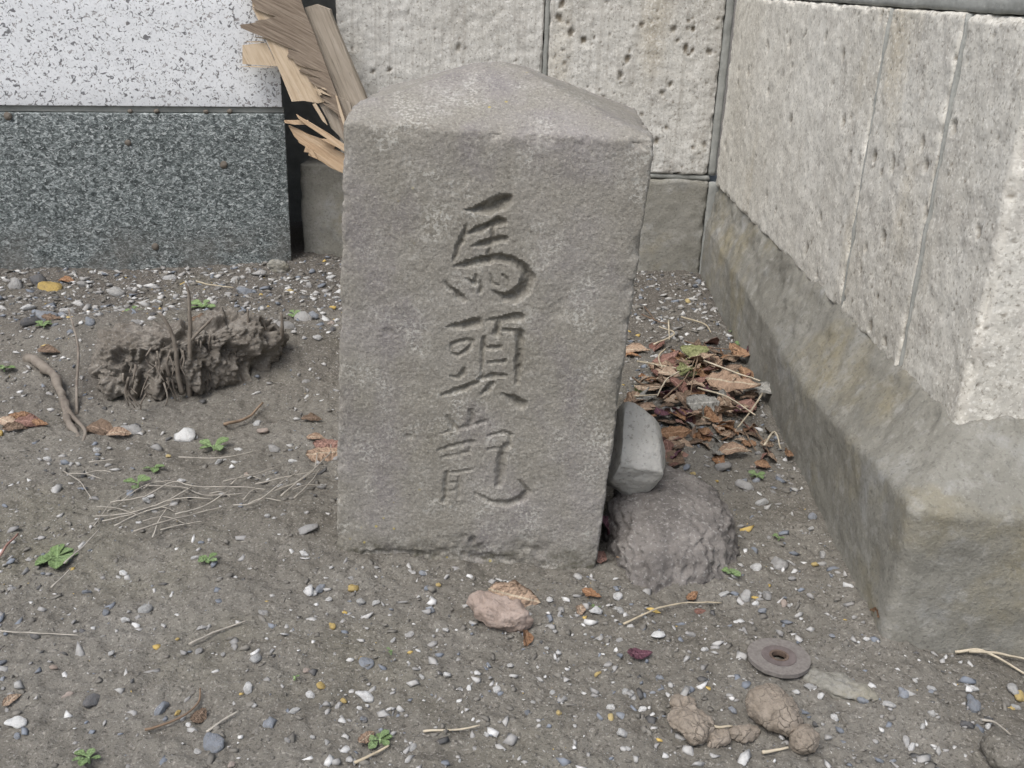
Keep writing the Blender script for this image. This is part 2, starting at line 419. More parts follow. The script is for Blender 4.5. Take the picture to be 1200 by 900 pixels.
M = dict(
    marker=m_marker(), tuffB=m_tuff('pitted_tuff_tooled', (0.90, 0.90, 0.885), True), tuffR=m_tuff('pitted_tuff', (1.01, 0.995, 0.945), rot=1.3),
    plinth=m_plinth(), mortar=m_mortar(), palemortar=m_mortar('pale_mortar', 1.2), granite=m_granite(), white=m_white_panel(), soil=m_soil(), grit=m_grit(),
    p_white=m_pebble('white_pebble', (0.38, 0.38, 0.37), (0.66, 0.66, 0.645), 0.55), p_bright=m_pebble('bright_white_stone', (0.66, 0.66, 0.64), (0.72, 0.72, 0.70), 0.2), p_grey=m_pebble('grey_pebble', (0.28, 0.275, 0.265), (0.45, 0.445, 0.43)),
    p_blue=m_pebble('slate_pebble', (0.17, 0.185, 0.205), (0.31, 0.33, 0.36)), p_yellow=m_pebble('ochre_pebble', (0.42, 0.30, 0.10), (0.55, 0.44, 0.22), 0.35),
    p_dark=m_pebble('dark_pebble', (0.09, 0.09, 0.092), (0.15, 0.15, 0.152)), p_pink=m_pebble('pinkish_pebble', (0.34, 0.27, 0.22), (0.40, 0.34, 0.30)),
    wedge=m_rock('pale_grey_rock', (0.31, 0.295, 0.26), (0.42, 0.41, 0.375), (0.49, 0.48, 0.45), 0.7, sp=0.3),
    lump=m_rock('rough_old_concrete', (0.10, 0.092, 0.086), (0.165, 0.152, 0.140), (0.23, 0.213, 0.196), 1.3, (0.42, 0.41, 0.39), 0.45),
    clay=m_clay('cracked_dry_clay', (0.23, 0.195, 0.155), (0.34, 0.295, 0.245)), clay2=m_clay('pinkish_dry_clay', (0.30, 0.235, 0.195), (0.42, 0.345, 0.30), False),
    rootsoil=m_rock('rooty_soil', (0.105, 0.092, 0.075), (0.165, 0.148, 0.126), (0.225, 0.207, 0.180), 1.6, sp=0.35),
    root=m_plain('root_bark', (0.125, 0.105, 0.086), (0.235, 0.208, 0.175), 60), chip=m_wood('pale_wood_chip', (0.24, 0.21, 0.17), (0.36, 0.32, 0.265), (0.44, 0.41, 0.355), 0.3),
    l_tan=m_leaf('tan_leaf', (0.34, 0.235, 0.165), (0.45, 0.345, 0.255)), l_red=m_leaf('red_brown_leaf', (0.20, 0.105, 0.082), (0.29, 0.175, 0.140)),
    l_orange=m_leaf('orange_brown_leaf', (0.29, 0.155, 0.080), (0.33, 0.205, 0.125)), l_grey=m_leaf('grey_leaf', (0.27, 0.265, 0.24), (0.36, 0.35, 0.32)),
    l_dark=m_leaf('dark_brown_leaf', (0.14, 0.098, 0.068), (0.23, 0.165, 0.118)), l_purple=m_leaf('purple_leaf', (0.13, 0.055, 0.075), (0.17, 0.085, 0.10)),
    l_olive=m_leaf('olive_leaf', (0.20, 0.22, 0.09), (0.28, 0.28, 0.15)), l_green=m_leaf('green_weed_leaf', (0.145, 0.215, 0.085), (0.19, 0.265, 0.125)),
    straw=m_straw('dry_straw', (0.42, 0.36, 0.26), (0.55, 0.49, 0.38)), twig=m_straw('brown_twig', (0.16, 0.11, 0.075), (0.25, 0.185, 0.13)),
    greystraw=m_straw('grey_straw', (0.32, 0.295, 0.255), (0.43, 0.40, 0.345)),
    w_grey=m_wood('weathered_veneer', (0.115, 0.088, 0.066), (0.215, 0.172, 0.132), (0.275, 0.228, 0.178), math.radians(-25)),
    w_tan=m_wood('fresh_veneer', (0.37, 0.285, 0.195), (0.48, 0.385, 0.275), (0.54, 0.445, 0.335), math.radians(-62), 0.6),
    w_bat=m_wood('grey_batten_wood', (0.21, 0.178, 0.140), (0.31, 0.268, 0.215), (0.37, 0.325, 0.27), math.radians(-66), 0.7),
    w_low=m_wood('splintered_tan_wood', (0.33, 0.225, 0.140), (0.47, 0.345, 0.225), (0.54, 0.42, 0.295), math.radians(-33)),
    disc=m_plain('worn_abrasive', (0.135, 0.122, 0.112), (0.215, 0.198, 0.182), 300), discring=m_plain('worn_paper_label', (0.100, 0.082, 0.078), (0.150, 0.126, 0.120), 120), rust=m_plain('rusty_metal', (0.07, 0.05, 0.04), (0.15, 0.11, 0.085), 200, 0.6),
    lumpy=m_plain('brown_lump', (0.10, 0.085, 0.07), (0.17, 0.15, 0.125), 150),
)

# ------------------------------------------------------------------ ground
def ground_h(x, y):
    x = np.atleast_1d(np.asarray(x, float)); y = np.atleast_1d(np.asarray(y, float))
    p = np.stack([x, y, np.zeros_like(x)], 1)
    near = np.exp(-((x / 6) ** 2 + ((y - 1) / 6) ** 2))
    h = 0.006 * noise3(p * 3.1, 1) + 0.0045 * noise3(p * 11, 2) + 0.0036 * noise3(p * 31, 3) + 0.0034 * noise3(p * 77, 4) + 0.0030 * np.abs(noise3(p * 150, 6))
    # bank of soil behind the root clod and a worn hollow in front of it
    bank = 0.064 * np.exp(-(((x + 0.58) / 0.26) ** 2 + ((y - 1.585) / 0.12) ** 2))
    h = h + bank - 0.008 * np.exp(-(((x + 0.33) / 0.16) ** 2 + ((y - 1.28) / 0.14) ** 2))
    # soil heaped against the marker and the wall feet
    h = h + 0.010 * np.exp(-(((x + 0.27) / 0.08) ** 2 + ((y - 1.02) / 0.10) ** 2))
    h = h + 0.012 * np.exp(-(((x - 0.30) / 0.10) ** 2 + ((y - 1.42) / 0.16) ** 2))
    h = h + 0.006 * np.exp(-((x - 0.385) / 0.03) ** 2) * (y > 0.7) * (y < 2.3)
    return h * near

def gz(x, y): return float(ground_h(x, y)[0])

def graded(a, b, step, far):
    core = np.arange(a, b + 1e-6, step)
    lo, hi, s = [], [], step
    p = a
    while p > -far: s *= 1.35; p -= s; lo.append(p)
    p, s = b, step
    while p < far: s *= 1.35; p += s; hi.append(p)
    return np.array(lo[::-1] + list(core) + hi)

gx = graded(-1.15, 0.50, 0.0028, 60); gy = graded(0.54, 2.24, 0.0030, 60)
GX, GY = np.meshgrid(gx, gy, indexing='ij')
gzv = ground_h(GX.ravel(), GY.ravel())
idx = np.arange(GX.size).reshape(GX.shape)
Q = np.stack([idx[:-1, :-1], idx[1:, :-1], idx[1:, 1:], idx[:-1, 1:]], -1).reshape(-1, 4)
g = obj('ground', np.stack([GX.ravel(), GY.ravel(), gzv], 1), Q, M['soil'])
tag(g, kind='structure')

# ------------------------------------------------------------------ stone blocks of the two walls
YAW = math.atan2(0.416 - 0.378, 2.200 - 0.827)     # both walls share one corner, turned a little
WA = np.array([0.416, 2.200, 0.0])                  # foot of the inner corner
E1 = np.array([math.cos(YAW), -math.sin(YAW), 0])   # along the back wall, to the right
E2 = np.array([math.sin(YAW), math.cos(YAW), 0])    # into the depth
def wl(P): P = np.asarray(P); return WA + P[:, :1] * E1 + P[:, 1:2] * E2 + P[:, 2:3] * np.array([0, 0, 1.0])

def wlr(P): P = np.array(P); P[:, 0] += 0.012 - P[:, 1] * (0.050 / 1.285); return wl(P)

def stone_block(name, lo, hi, face, mat, parent, seed, step=0.006, r=0.005, pits=40, rough=1.0, place=None):
    """a rounded block in wall coordinates; `face` names the fine side(s)"""
    rnd = np.random.RandomState(seed)
    lo = np.array(lo, float); hi = np.array(hi, float)
    st = [step if a in face else 0.08 for a in 'xyz']
    ed = (r * 0.4, r * 1.0, r * 2)
    ax = [axis_pts(lo[i], hi[i], st[i], ed) for i in range(3)]
    V, Fq = box_grid(*ax)
    V, N = round_box(V, lo, hi, r)
    s = seed * 13.7
    d = 0.0022 * rough * fbm(V + s, 9, 3, seed) + 0.0016 * rough * fbm(V + s, 55, 3, seed + 9)
    # chipped edges
    c = (lo + hi) / 2; hf = (hi - lo) / 2
    q = np.sort(hf - np.abs(V - c), axis=1)[:, 1]
    chip = sstep(0.010, 0.0, q) * np.maximum(0, fbm(V + s, 28, 3, seed + 20)) * 0.008
    d = d - chip
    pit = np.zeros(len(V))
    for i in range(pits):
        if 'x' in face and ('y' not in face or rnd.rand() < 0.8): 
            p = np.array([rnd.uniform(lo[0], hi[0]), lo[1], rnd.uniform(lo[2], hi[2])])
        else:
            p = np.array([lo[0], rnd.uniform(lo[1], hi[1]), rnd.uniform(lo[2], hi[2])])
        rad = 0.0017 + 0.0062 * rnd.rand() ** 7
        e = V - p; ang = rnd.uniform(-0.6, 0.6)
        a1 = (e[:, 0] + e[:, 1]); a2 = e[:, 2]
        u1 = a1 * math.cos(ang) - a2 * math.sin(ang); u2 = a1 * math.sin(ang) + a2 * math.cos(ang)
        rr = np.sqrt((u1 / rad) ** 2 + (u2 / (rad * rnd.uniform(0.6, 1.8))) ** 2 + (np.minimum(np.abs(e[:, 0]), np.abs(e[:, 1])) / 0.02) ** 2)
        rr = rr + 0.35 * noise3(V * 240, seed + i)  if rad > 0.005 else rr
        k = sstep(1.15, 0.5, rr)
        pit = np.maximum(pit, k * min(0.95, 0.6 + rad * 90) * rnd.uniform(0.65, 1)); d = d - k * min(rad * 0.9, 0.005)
    V = V + N * d[:, None]
    return obj(name, (place or wl)(V), Fq, mat, parent, attrs={'pit': np.clip(pit, 0, 1)})

def mortar_bar(name, lo, hi, parent, seed, step=0.01, place=None, mat='mortar'):
    lo = np.array(lo, float); hi = np.array(hi, float)
    ax = [axis_pts(lo[i], hi[i], step if hi[i] - lo[i] > 0.1 else 0.006) for i in range(3)]
    V, Fq = box_grid(*ax); V, N = round_box(V, lo, hi, 0.003)
    V = V + N * (0.0016 * fbm(V + seed, 35, 3, seed))[:, None]
    return obj(name, (place or wl)(V), Fq, M[mat], parent)

# back wall: wall coordinates x<0 to the left of the corner, face at y=0
bw = thing('stone_wall', 'pale pitted stone block wall behind the carved marker stone', 'wall', tuple(WA + E1 * -0.5))
T = 0.28
JX = [-1.40, -0.874, -0.372, 0.0]
stone_block('stone_block', (-0.905, 0.0, -0.10), (-0.002, T, 0.207), 'xz', M['plinth'], bw, 31, 0.006, 0.006, 22)
stone_block('stone_block', (-0.366, 0.0, 0.219), (-0.006, T, 0.588), 'xz', M['tuffB'], bw, 33, 0.0036, 0.006, 260)
stone_block('stone_block', (-0.815, 0.0, 0.219), (-0.378, T, 0.588), 'xz', M['tuffB'], bw, 34, 0.0040, 0.006, 110)
for i, (a, b) in enumerate([(-0.815, -0.62), (-0.608, -0.19), (-0.178, -0.006)]):
    stone_block('stone_block', (a, 0.0, 0.602), (b, T, 0.97), 'xz', M['tuffB'], bw, 36 + i, 0.012, 0.006, 40)
for i, (a, b) in enumerate([(-0.815, -0.38), (-0.368, -0.006)]):
    stone_block('stone_block', (a, 0.0, 0.984), (b, T, 1.35), 'xz', M['tuffB'], bw, 46 + i, 0.014, 0.006, 30)
mortar_bar('mortar_joint', (-0.812, 0.004, 0.2075), (0.0, T - 0.02, 0.2185), bw, 1)
mortar_bar('mortar_joint', (-0.812, 0.004, 0.5885), (0.0, T - 0.02, 0.6015), bw, 2)
mortar_bar('mortar_joint', (-0.812, 0.004, 0.9705), (0.0, T - 0.02, 0.9835), bw, 3)
for x in (-0.372,): mortar_bar('mortar_joint', (x - 0.0055, 0.0035, 0.2195), (x + 0.0055, T - 0.03, 0.5875), bw, int(-x * 50))
mortar_bar('mortar_joint', (-0.0055, -0.001, 0.2195), (0.0115, T - 0.03, 1.345), bw, 7)

mortar_bar('mortar_joint', (-0.0015, -0.004, -0.10), (0.030, 0.10, 0.2060), bw, 8)

# right wall: face looks to the left; ends in a free corner near the camera
LEN = 1.373
rw = thing('stone_wall', 'pale stone block wall on a cement plinth meeting the back wall in a corner', 'wall', tuple(WA + E1 * 0.2 - E2 * 0.7))
O = 0.0; W2 = 0.40; YN = -1.290
ys = [YN, -1.125, -0.904, -0.002]
RB = dict(face='yz')
for i in range(3):
    f = 'xyz' if i == 0 else 'yz'
    stone_block('stone_block', (O, ys[i] + (0.0036 if i else 0), 0.200), (W2, ys[i + 1] - 0.0036, 0.586), f, M['tuffR'], rw, 61 + i, 0.0036 if i < 2 else 0.0045, 0.009 if i == 0 else 0.005, (120, 110, 260)[i], 0.75, wlr)
for j, zz in enumerate((0.604, 0.985)):
    cut = [YN, -0.98, -0.45, -0.002] if j == 0 else ys
    for i in range(3):
        stone_block('stone_block', (O, cut[i] + (0.005 if i else 0), zz), (W2, cut[i + 1] - 0.005, zz + 0.365), 'xyz' if i == 0 else 'yz', M['tuffR'], rw, 71 + i + 5 * j, 0.008, 0.010 if i == 0 else 0.006, 40, 0.8, wlr)
mortar_bar('mortar_joint', (O + 0.003, YN + 0.006, 0.5865), (W2 - 0.01, -0.002, 0.6035), rw, 11, place=wlr, mat='palemortar')
mortar_bar('mortar_joint', (O + 0.003, YN + 0.006, 0.9695), (W2 - 0.01, -0.002, 0.9845), rw, 12, place=wlr, mat='palemortar')
for y in (-1.125, -0.904): mortar_bar('mortar_joint', (O + 0.0005, y - 0.0034, 0.2005), (W2 - 0.02, y + 0.0034, 0.5855), rw, int(-y * 40), place=wlr, mat='palemortar')

# plinth with a rough sloping shoulder
lo = np.array([0.0, -LEN, -0.12]); hi = np.array([W2 + 0.05, -0.001, 0.215])
V, Fq = box_grid(axis_pts(lo[0], hi[0], 0.006), axis_pts(lo[1], hi[1], 0.006), axis_pts(lo[2], hi[2], 0.005))
Vb, N = round_box(V, lo, hi, 0.012)
yy = Vb[:, 1]
edge = 0.112 + 0.040 * sstep(-0.95, -1.36, yy) + 0.006 * fbm(np.stack([yy, yy * 0, yy * 0], 1), 9, 3, 5)
t = np.clip((Vb[:, 2] - edge) / (0.215 - edge), 0, 1)
Vb[:, 0] += ((0.022 - yy * 0.034) * t ** 0.9) * np.clip(1 - (Vb[:, 0]) / 0.12, 0, 1)
Vb[:, 1] += (0.075 * t ** 0.9) * np.clip(1 - (Vb[:, 1] + LEN) / 0.2, 0, 1)
rgh = 0.55 + 0.9 * sstep(0.0, 0.25, t)
Vb = Vb + N * ((0.0036 * fbm(Vb, 14, 4, 80, 0.5) + 0.0020 * fbm(Vb, 60, 4, 88, 0.6)) * rgh)[:, None]
obj('plinth', wl(Vb), Fq, M['plinth'], rw)

# ------------------------------------------------------------------ granite clad building base on the left
A = np.array([-0.500, 2.154, 0]); B = np.array([-1.075, 2.002, 0])
D1 = (B - A) / np.linalg.norm(B - A)                # to the left
D2 = np.array([-D1[1], D1[0], 0]); D2 = D2 if D2[1] > 0 else -D2    # into the depth
def gl(P): P = np.asarray(P); return A + P[:, :1] * D1 + P[:, 1:2] * D2 + P[:, 2:3] * np.array([0, 0, 1.0])
gb = thing('building_base', 'building base clad in dark speckled granite below and white speckled panels above', 'building', tuple(A + D1 * 0.8))
def slab(name, lo, hi, mat, step=0.05, r=0.0015, amp=0.0, parent=gb, flip=True):
    lo = np.array(lo, float); hi = np.array(hi, float)
    V, Fq = box_grid(*[axis_pts(lo[i], hi[i], step, (r * 0.5, r)) for i in range(3)])
    V, N = round_box(V, lo, hi, r)
    if amp: V = V + N * (amp * fbm(V, 40, 3, 3))[:, None]
    return obj(name, gl(V), Fq[:, ::-1], mat, parent)
slab('granite_panel', (0, 0, -0.10), (2.4, 0.03, 0.322), M['granite'], 0.05, 0.003)
slab('joint_strip', (0.0, 0.012, 0.3225), (2.4, 0.05, 0.3345), M['mortar'], 0.02, 0.002, 0.001)
slab('white_panel', (0.004, 0.006, 0.335), (2.4, 0.036, 0.566), M['white'], 0.05, 0.002)
slab('joint_strip', (0.004, 0.012, 0.5665), (2.4, 0.05, 0.5715), M['mortar'], 0.05, 0.002)
slab('white_panel', (0.004, 0.006, 0.572), (2.4, 0.036, 0.80), M['white'], 0.05, 0.002)
slab('joint_strip', (0.004, 0.012, 0.8005), (2.4, 0.05, 0.8055), M['mortar'], 0.05, 0.002)
slab('white_panel', (0.004, 0.006, 0.806), (2.4, 0.036, 1.25), M['white'], 0.05, 0.002)
slab('backing_wall', (0.02, 0.051, -0.10), (2.4, 0.40, 1.25), M['mortar'], 0.1, 0.003)
slab('added_gap_wall', (-1.1, 0.401, -0.10), (2.4, 0.60, 1.25), M['mortar'], 0.1, 0.003)  # added wall closing the gap behind the boards so it stays dark

# ------------------------------------------------------------------ carved marker stone
# front face corners (left foot, right foot, right eave, left eave) with the depth direction of the stone
C0 = np.array([-0.189, 0.954, 0.0]); C1 = np.array([0.102, 0.945, 0.0])
C2 = np.array([0.122, 0.944, 0.467]); C3 = np.array([-0.163, 0.953, 0.473])
SW, SH, SD = 0.290, 0.470, 0.240
EX = (C1 - C0) / np.linalg.norm(C1 - C0); EY = np.array([-EX[1], EX[0], 0])
nrm_front = np.cross(EX, [0, 0, 1.0])
# strokes: each a list of (px, py, width px) read on the face of the stone
Z3 = lambda L: [(500 + x / 5.293, 210 + y / 5.293, 1.12 * wd / 5.293) for x, y, wd in L]
Z4 = lambda L: [(500 + x / 3.6, 360 + y / 3.6, (1.35 * wd + 3) / 3.6) for x, y, wd in L]
CH1 = [Z3(L) for L in [
    [(235, 192, 12), (300, 192, 44), (380, 178, 78), (450, 146, 88), (490, 130, 70)],
    [(236, 345, 12), (320, 315, 46), (385, 285, 40), (440, 262, 56), (470, 262, 40)],
    [(238, 288, 12), (228, 345, 30), (195, 420, 36), (160, 512, 20)],
    [(268, 420, 10), (350, 405, 44), (420, 378, 44), (475, 370, 40)],
    [(408, 280, 26), (398, 380, 26), (380, 460, 24)],
    [(165, 548, 16), (240, 533, 44), (330, 508, 52), (430, 490, 54), (530, 503, 50), (600, 552, 56), (628, 615, 76), (600, 680, 86), (540, 728, 80), (480, 735, 50), (400, 692, 12)],
    [(106, 640, 14), (150, 685, 30), (205, 735, 44), (225, 752, 30)],
    [(238, 622, 12), (285, 648, 36), (300, 660, 20)], [(300, 595, 12), (300, 650, 26)],
    [(330, 640, 14), (325, 700, 30)], [(388, 590, 10), (400, 640, 20), (440, 660, 14)], [(470, 590, 12), (500, 640, 20)]]]
CH2 = [Z4(L) for L in [
    [(82, 84, 7), (150, 80, 26), (212, 66, 34)],
    [(100, 190, 8), (104, 160, 12), (140, 143, 13), (192, 140, 13), (176, 175, 12), (130, 205, 12), (104, 195, 9)],
    [(155, 262, 14), (148, 285, 16)], [(100, 292, 8), (135, 298, 16)],
    [(60, 374, 8), (110, 358, 18), (165, 338, 22), (215, 318, 14)],
    [(255, 56, 8), (320, 50, 20), (380, 40, 30), (398, 46, 20)],
    [(300, 66, 20), (290, 112, 22)],
    [(240, 132, 16), (233, 200, 14), (232, 296, 10)],
    [(325, 96, 12), (385, 104, 16)], [(392, 108, 26), (390, 160, 26), (386, 240, 26), (380, 318, 14)],
    [(244, 172, 12), (306, 168, 18)], [(262, 234, 10), (326, 229, 16)],
    [(218, 302, 12), (285, 288, 20), (330, 290, 10)],
    [(274, 322, 18), (250, 350, 18), (224, 372, 8)], [(322, 370, 10), (360, 386, 28), (398, 410, 36)]]]
CH3 = [Z4(L) for L in [
    [(84, 462, 12), (105, 492, 24), (126, 522, 16)], [(186, 438, 18), (190, 475, 20), (170, 510, 10)],
    [(60, 534, 8), (150, 508, 14), (240, 484, 16)], [(50, 606, 12), (120, 580, 16), (200, 570, 14)],
    [(60, 635, 8), (180, 612, 12)], [(134, 585, 9), (140, 630, 9)], [(186, 568, 12), (181, 605, 10)],
    [(84, 698, 16), (78, 760, 18), (76, 822, 20)], [(86, 702, 12), (190, 686, 12)], [(90, 742, 9), (140, 738, 10)], [(86, 782, 9), (136, 772, 10)], [(134, 715, 12), (132, 805, 12)],
    [(262, 542, 10), (320, 526, 16), (352, 535, 18), (350, 570, 12)], [(345, 578, 22), (318, 604, 26)], [(262, 600, 10), (320, 590, 10)],
    [(316, 615, 30), (312, 690, 34), (304, 750, 26)],
    [(205, 788, 10), (265, 820, 22), (340, 832, 26), (405, 806, 30), (424, 778, 26), (388, 732, 10)]]]
def face_uv(px, py):
    p = on_y(px, py, C0, nrm_front); d = p - C0
    z = d[2]; k = z / 0.47
    u = (d @ EX) - (0.022 * k)                # undo the lean
    return u, z
PXM = 0.00088
def stroke_depth(U, Vv, chars):
    dep = np.zeros(len(U)); who = np.full(len(U), -1)
    for ci, (S, gain) in enumerate(chars):
        for L in S:
            P = np.array([(*face_uv(x, y), max(wd, 2.2) * PXM) for x, y, wd in L])
            for a, b in zip(P[:-1], P[1:]):
                ab = b[:2] - a[:2]; l2 = max(ab @ ab, 1e-12)
                m_ = (U > min(a[0], b[0]) - 0.02) & (U < max(a[0], b[0]) + 0.02) & (Vv > min(a[1], b[1]) - 0.02) & (Vv < max(a[1], b[1]) + 0.02)
                if not m_.any(): continue
                uu, vv = U[m_], Vv[m_]
                t_ = np.clip(((uu - a[0]) * ab[0] + (vv - a[1]) * ab[1]) / l2, 0, 1)
                ds = np.hypot(uu - a[0] - t_ * ab[0], vv - a[1] - t_ * ab[1])
                hw = 0.5 * (a[2] + t_ * (b[2] - a[2])) * 1.05
                q = np.clip(1 - ds / hw, 0, 1)
                dd = gain * np.minimum(1.5 * hw, 0.0085) * (q ** 0.8)
                cur = dep[m_]; up = dd > cur
                cur[up] = dd[up]; dep[m_] = cur
                w_ = who[m_]; w_[up & (dd > 0.0002)] = ci; who[m_] = w_
    return dep, who

lo = np.array([0, 0, -0.06]); hi = np.array([SW, SD, SH])
V, Fq = box_grid(axis_pts(lo[0], hi[0], 0.00155, (0.002, 0.0007)), axis_pts(lo[1], hi[1], 0.004, (0.001, 0.002, 0.003)), axis_pts(lo[2], hi[2], 0.00155, (0.002, 0.0007)))
Vb, N = round_box(V, lo, hi, 0.0042)
U0, V0 = V[:, 0].copy(), V[:, 2].copy()
front = (V[:, 1] < 1e-6)
dep = np.zeros(len(V)); who = np.full(len(V), -1)
dep[front], who[front] = stroke_depth(U0[front] + 0.0013 * noise3(V[front] * 150, 60), V0[front] + 0.0013 * noise3(V[front] * 150, 61), [(CH1, 1.2), (CH2, 0.95), (CH3, 0.60)])
# low pyramid on top
top = sstep(SH - 0.02, SH - 0.001, Vb[:, 2])
pyr = 1 - np.maximum(np.abs(Vb[:, 0] - SW * 0.46) / (SW * 0.54), np.abs(Vb[:, 1] - SD * 0.5) / (SD * 0.5))
pyr = np.clip(pyr, 0, 1); pyr = np.where(pyr > 0.82, 0.82 + (pyr - 0.82) * 0.5, pyr)
Vb[:, 2] += top * pyr * 0.058
# wear: soft faces, grainy skin, bruised edges, a broken foot
wear = 0.0014 * fbm(Vb, 12, 3, 200) + 0.00045 * fbm(Vb, 90, 3, 210) + 0.0005 * fbm(Vb, 330, 2, 215)
q = np.sort(np.minimum(V - lo, hi - V), axis=1)[:, 1]
wear = wear - sstep(0.014, 0.0, q) * np.maximum(0, fbm(Vb, 30, 3, 220) + 0.1) * 0.006
foot = sstep(0.034, 0.012, Vb[:, 2] + 0.018 * fbm(Vb, 22, 3, 230)) * (Vb[:, 2] > -0.03)
crumble = front * sstep(0.02, 0.06, U0) * sstep(0.02, -0.01, U0 - 0.23) * foot
wear = wear - 0.0042 * crumble * (0.6 + 0.6 * fbm(Vb, 60, 3, 231))
# old chip above the foot and shallow flakes
for (cx, cz, rx, rz, dp) in [(0.151, 0.030, 0.004, 0.006, 0.004), (0.168, 0.008, 0.030, 0.007, 0.003), (0.070, 0.006, 0.045, 0.006, 0.003), (0.075, 0.150, 0.006, 0.004, 0.0016), (0.05, 0.265, 0.007, 0.005, 0.0015), (0.215, 0.30, 0.01, 0.012, 0.0010)]:
    e = np.sqrt(((U0 - cx) / rx) ** 2 + ((V0 - cz) / rz) ** 2) + 0.5 * noise3(V * 130, 240)
    wear = wear - front * sstep(1.2, 0.4, e) * dp
Vb = Vb + N * wear[:, None]
Vb[:, 1] += dep * (1 + 0.35 * noise3(V * 130, 250) + 0.3 * noise3(V * 330, 251)) * front
# place it: width tapers by a hair, leans to the right
k = Vb[:, 2] / 0.47
X = Vb[:, 0] * (1 + 0.006 * k) + 0.022 * k
Z = Vb[:, 2] - 0.006 * (Vb[:, 0] / SW - 0.5) * np.clip(k, 0, 1)
P = C0 + X[:, None] * EX + Vb[:, 1:2] * EY + Z[:, None] * np.array([0, 0, 1.0])
ms = thing('marker_stone', 'upright square grey marker stone with low pyramid top and carved characters', 'marker stone', tuple(C0 + EX * SW / 2 + EY * SD / 2))
fw = np.array([who[Fq[:, i]] for i in range(4)]).max(0)
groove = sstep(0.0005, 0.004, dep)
for ci in (-1, 0, 1, 2):
    sel = Fq[fw == ci]; used, inv = np.unique(sel, return_inverse=True)
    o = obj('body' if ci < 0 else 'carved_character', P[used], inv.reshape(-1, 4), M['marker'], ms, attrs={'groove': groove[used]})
    if ci >= 0: o['label'] = ['deeply carved topmost character', 'carved middle character', 'worn shallow bottom character'][ci]

# ------------------------------------------------------------------ broken boards in the gap
WY = 2.075; WN = np.array([0, 1.0, 0])
def board(name, poly, mat, parent, y, thick, curl=0.002):
    """a flat piece cut to an outline on an upright plane at depth y, with real thickness"""
    pts = []
    for px, py in poly:
        p = on_y(px, py, (0, y, 0.3), np.array([0, 1.0, -0.13])); pts.append((p[0], p[1] + curl * noise3(np.array([p]) * 14, 77)[0], p[2]))
    n = len(pts); a = np.array(pts); b = a + np.array([0, thick, 0])
    area = sum(a[i][0] * a[(i + 1) % n][2] - a[(i + 1) % n][0] * a[i][2] for i in range(n))
    idx = list(range(n))
    if area < 0: a = a[::-1]; b = b[::-1]
    Fc = [tuple(idx), tuple(n + i for i in idx)[::-1]] + [(i, n + i, n + (i + 1) % n, (i + 1) % n) for i in idx]
    return obj(name, np.vstack([a, b]), Fc, mat, parent, smooth=False)

def jag(a, b, n, amp, seed):
    r = random.Random(seed); out = []
    for i in range(1, n):
        t = i / n; out.append((a[0] + (b[0] - a[0]) * t + r.uniform(-amp, amp), a[1] + (b[1] - a[1]) * t + r.uniform(-amp, amp) * 0.4))
    return out
base = on_y(392, 300, (0, WY, 0), WN)
pw = thing('broken_plywood', 'torn plywood sheet with weathered brown face and pale tan inner layer', 'plywood', (-0.41, WY, 0.0))
board('weathered_veneer', [(286, -60), (285, -8), (300, 6), (296, 9), (304, 13), (312, 16), (326, 20), (327, 23), (306, 23), (298, 25), (304, 27), (318, 29), (336, 34), (326, 31), (296, 27), (281, 29), (283, 33), (297, 39), (318, 47), (338, 56), (352, 62), (337, 57),
    (338, 62), (336, 66), (344, 70), (345, 74), (352, 77), (380, 85), (353, 80), (350, 83), (358, 86), (378, 92), (360, 90), (365, 97), (372, 102), (381, 104), (370, 105), (378, 110), (386, 113), (374, 112), (382, 120), (390, 123), (378, 121), (388, 128), (396, 134), (400, 150), (412, 190), (424, 260), (428, 290),
    (446, 290), (420, 180), (406, 138), (392, 104), (378, 66), (366, 34), (356, 10), (346, -20), (340, -60)], M['w_grey'], pw, WY, 0.004)
board('tan_veneer', [(292, -50), (296, 10), (303, 24), (310, 42), (320, 66), (330, 90), (342, 119), (356, 118), (373, 121), (382, 119), (372, 80), (352, 30), (330, -40)], M['w_tan'], pw, WY + 0.006, 0.005)
board('inner_ply', [(374, 122), (384, 140), (388, 150), (396, 158), (405, 168), (420, 250), (440, 250), (410, 120), (390, 110)], M['w_bat'], pw, WY + 0.0125, 0.005)
board('torn_flap', [(284, 53), (300, 51), (312, 50), (322, 72), (326, 78), (300, 76), (284, 75)], M['w_tan'], pw, WY + 0.0118, 0.003)
for pl in ([(280, 78), (296, 77), (322, 79), (300, 79)], [(286, 49), (300, 50), (312, 49), (300, 48)], [(294, 43), (312, 46), (314, 44)]): board('splinter', pl, M['w_tan'], pw, WY + 0.0118, 0.003)
for i, pl in enumerate(([(367, 104), (376, 105), (388, 113), (374, 108)], [(366, 122), (370, 121), (380, 138), (384, 147), (378, 142)], [(393, 112), (395, 113), (404, 140), (403, 148), (398, 133)], [(376, 103), (383, 106), (380, 103)], [(369, 100), (374, 112), (377, 111)])):
    board('splinter', pl, M['w_tan'], pw, WY - 0.004 - 0.0005 * i, 0.003)
bt = thing('wooden_batten', 'weathered grey wooden batten leaning behind the torn plywood', 'batten', (-0.34, WY + 0.03, 0.0))
board('batten', [(357, 9), (370, 5), (386, 11), (388, 18), (406, 62), (426, 108), (470, 230), (480, 290), (452, 290), (432, 200), (404, 132), (380, 72)], M['w_bat'], bt, WY + 0.020, 0.022)
sb = thing('splintered_board', 'tan splintered board end jutting beside the granite panel', 'board', (-0.36, WY - 0.02, 0.0))
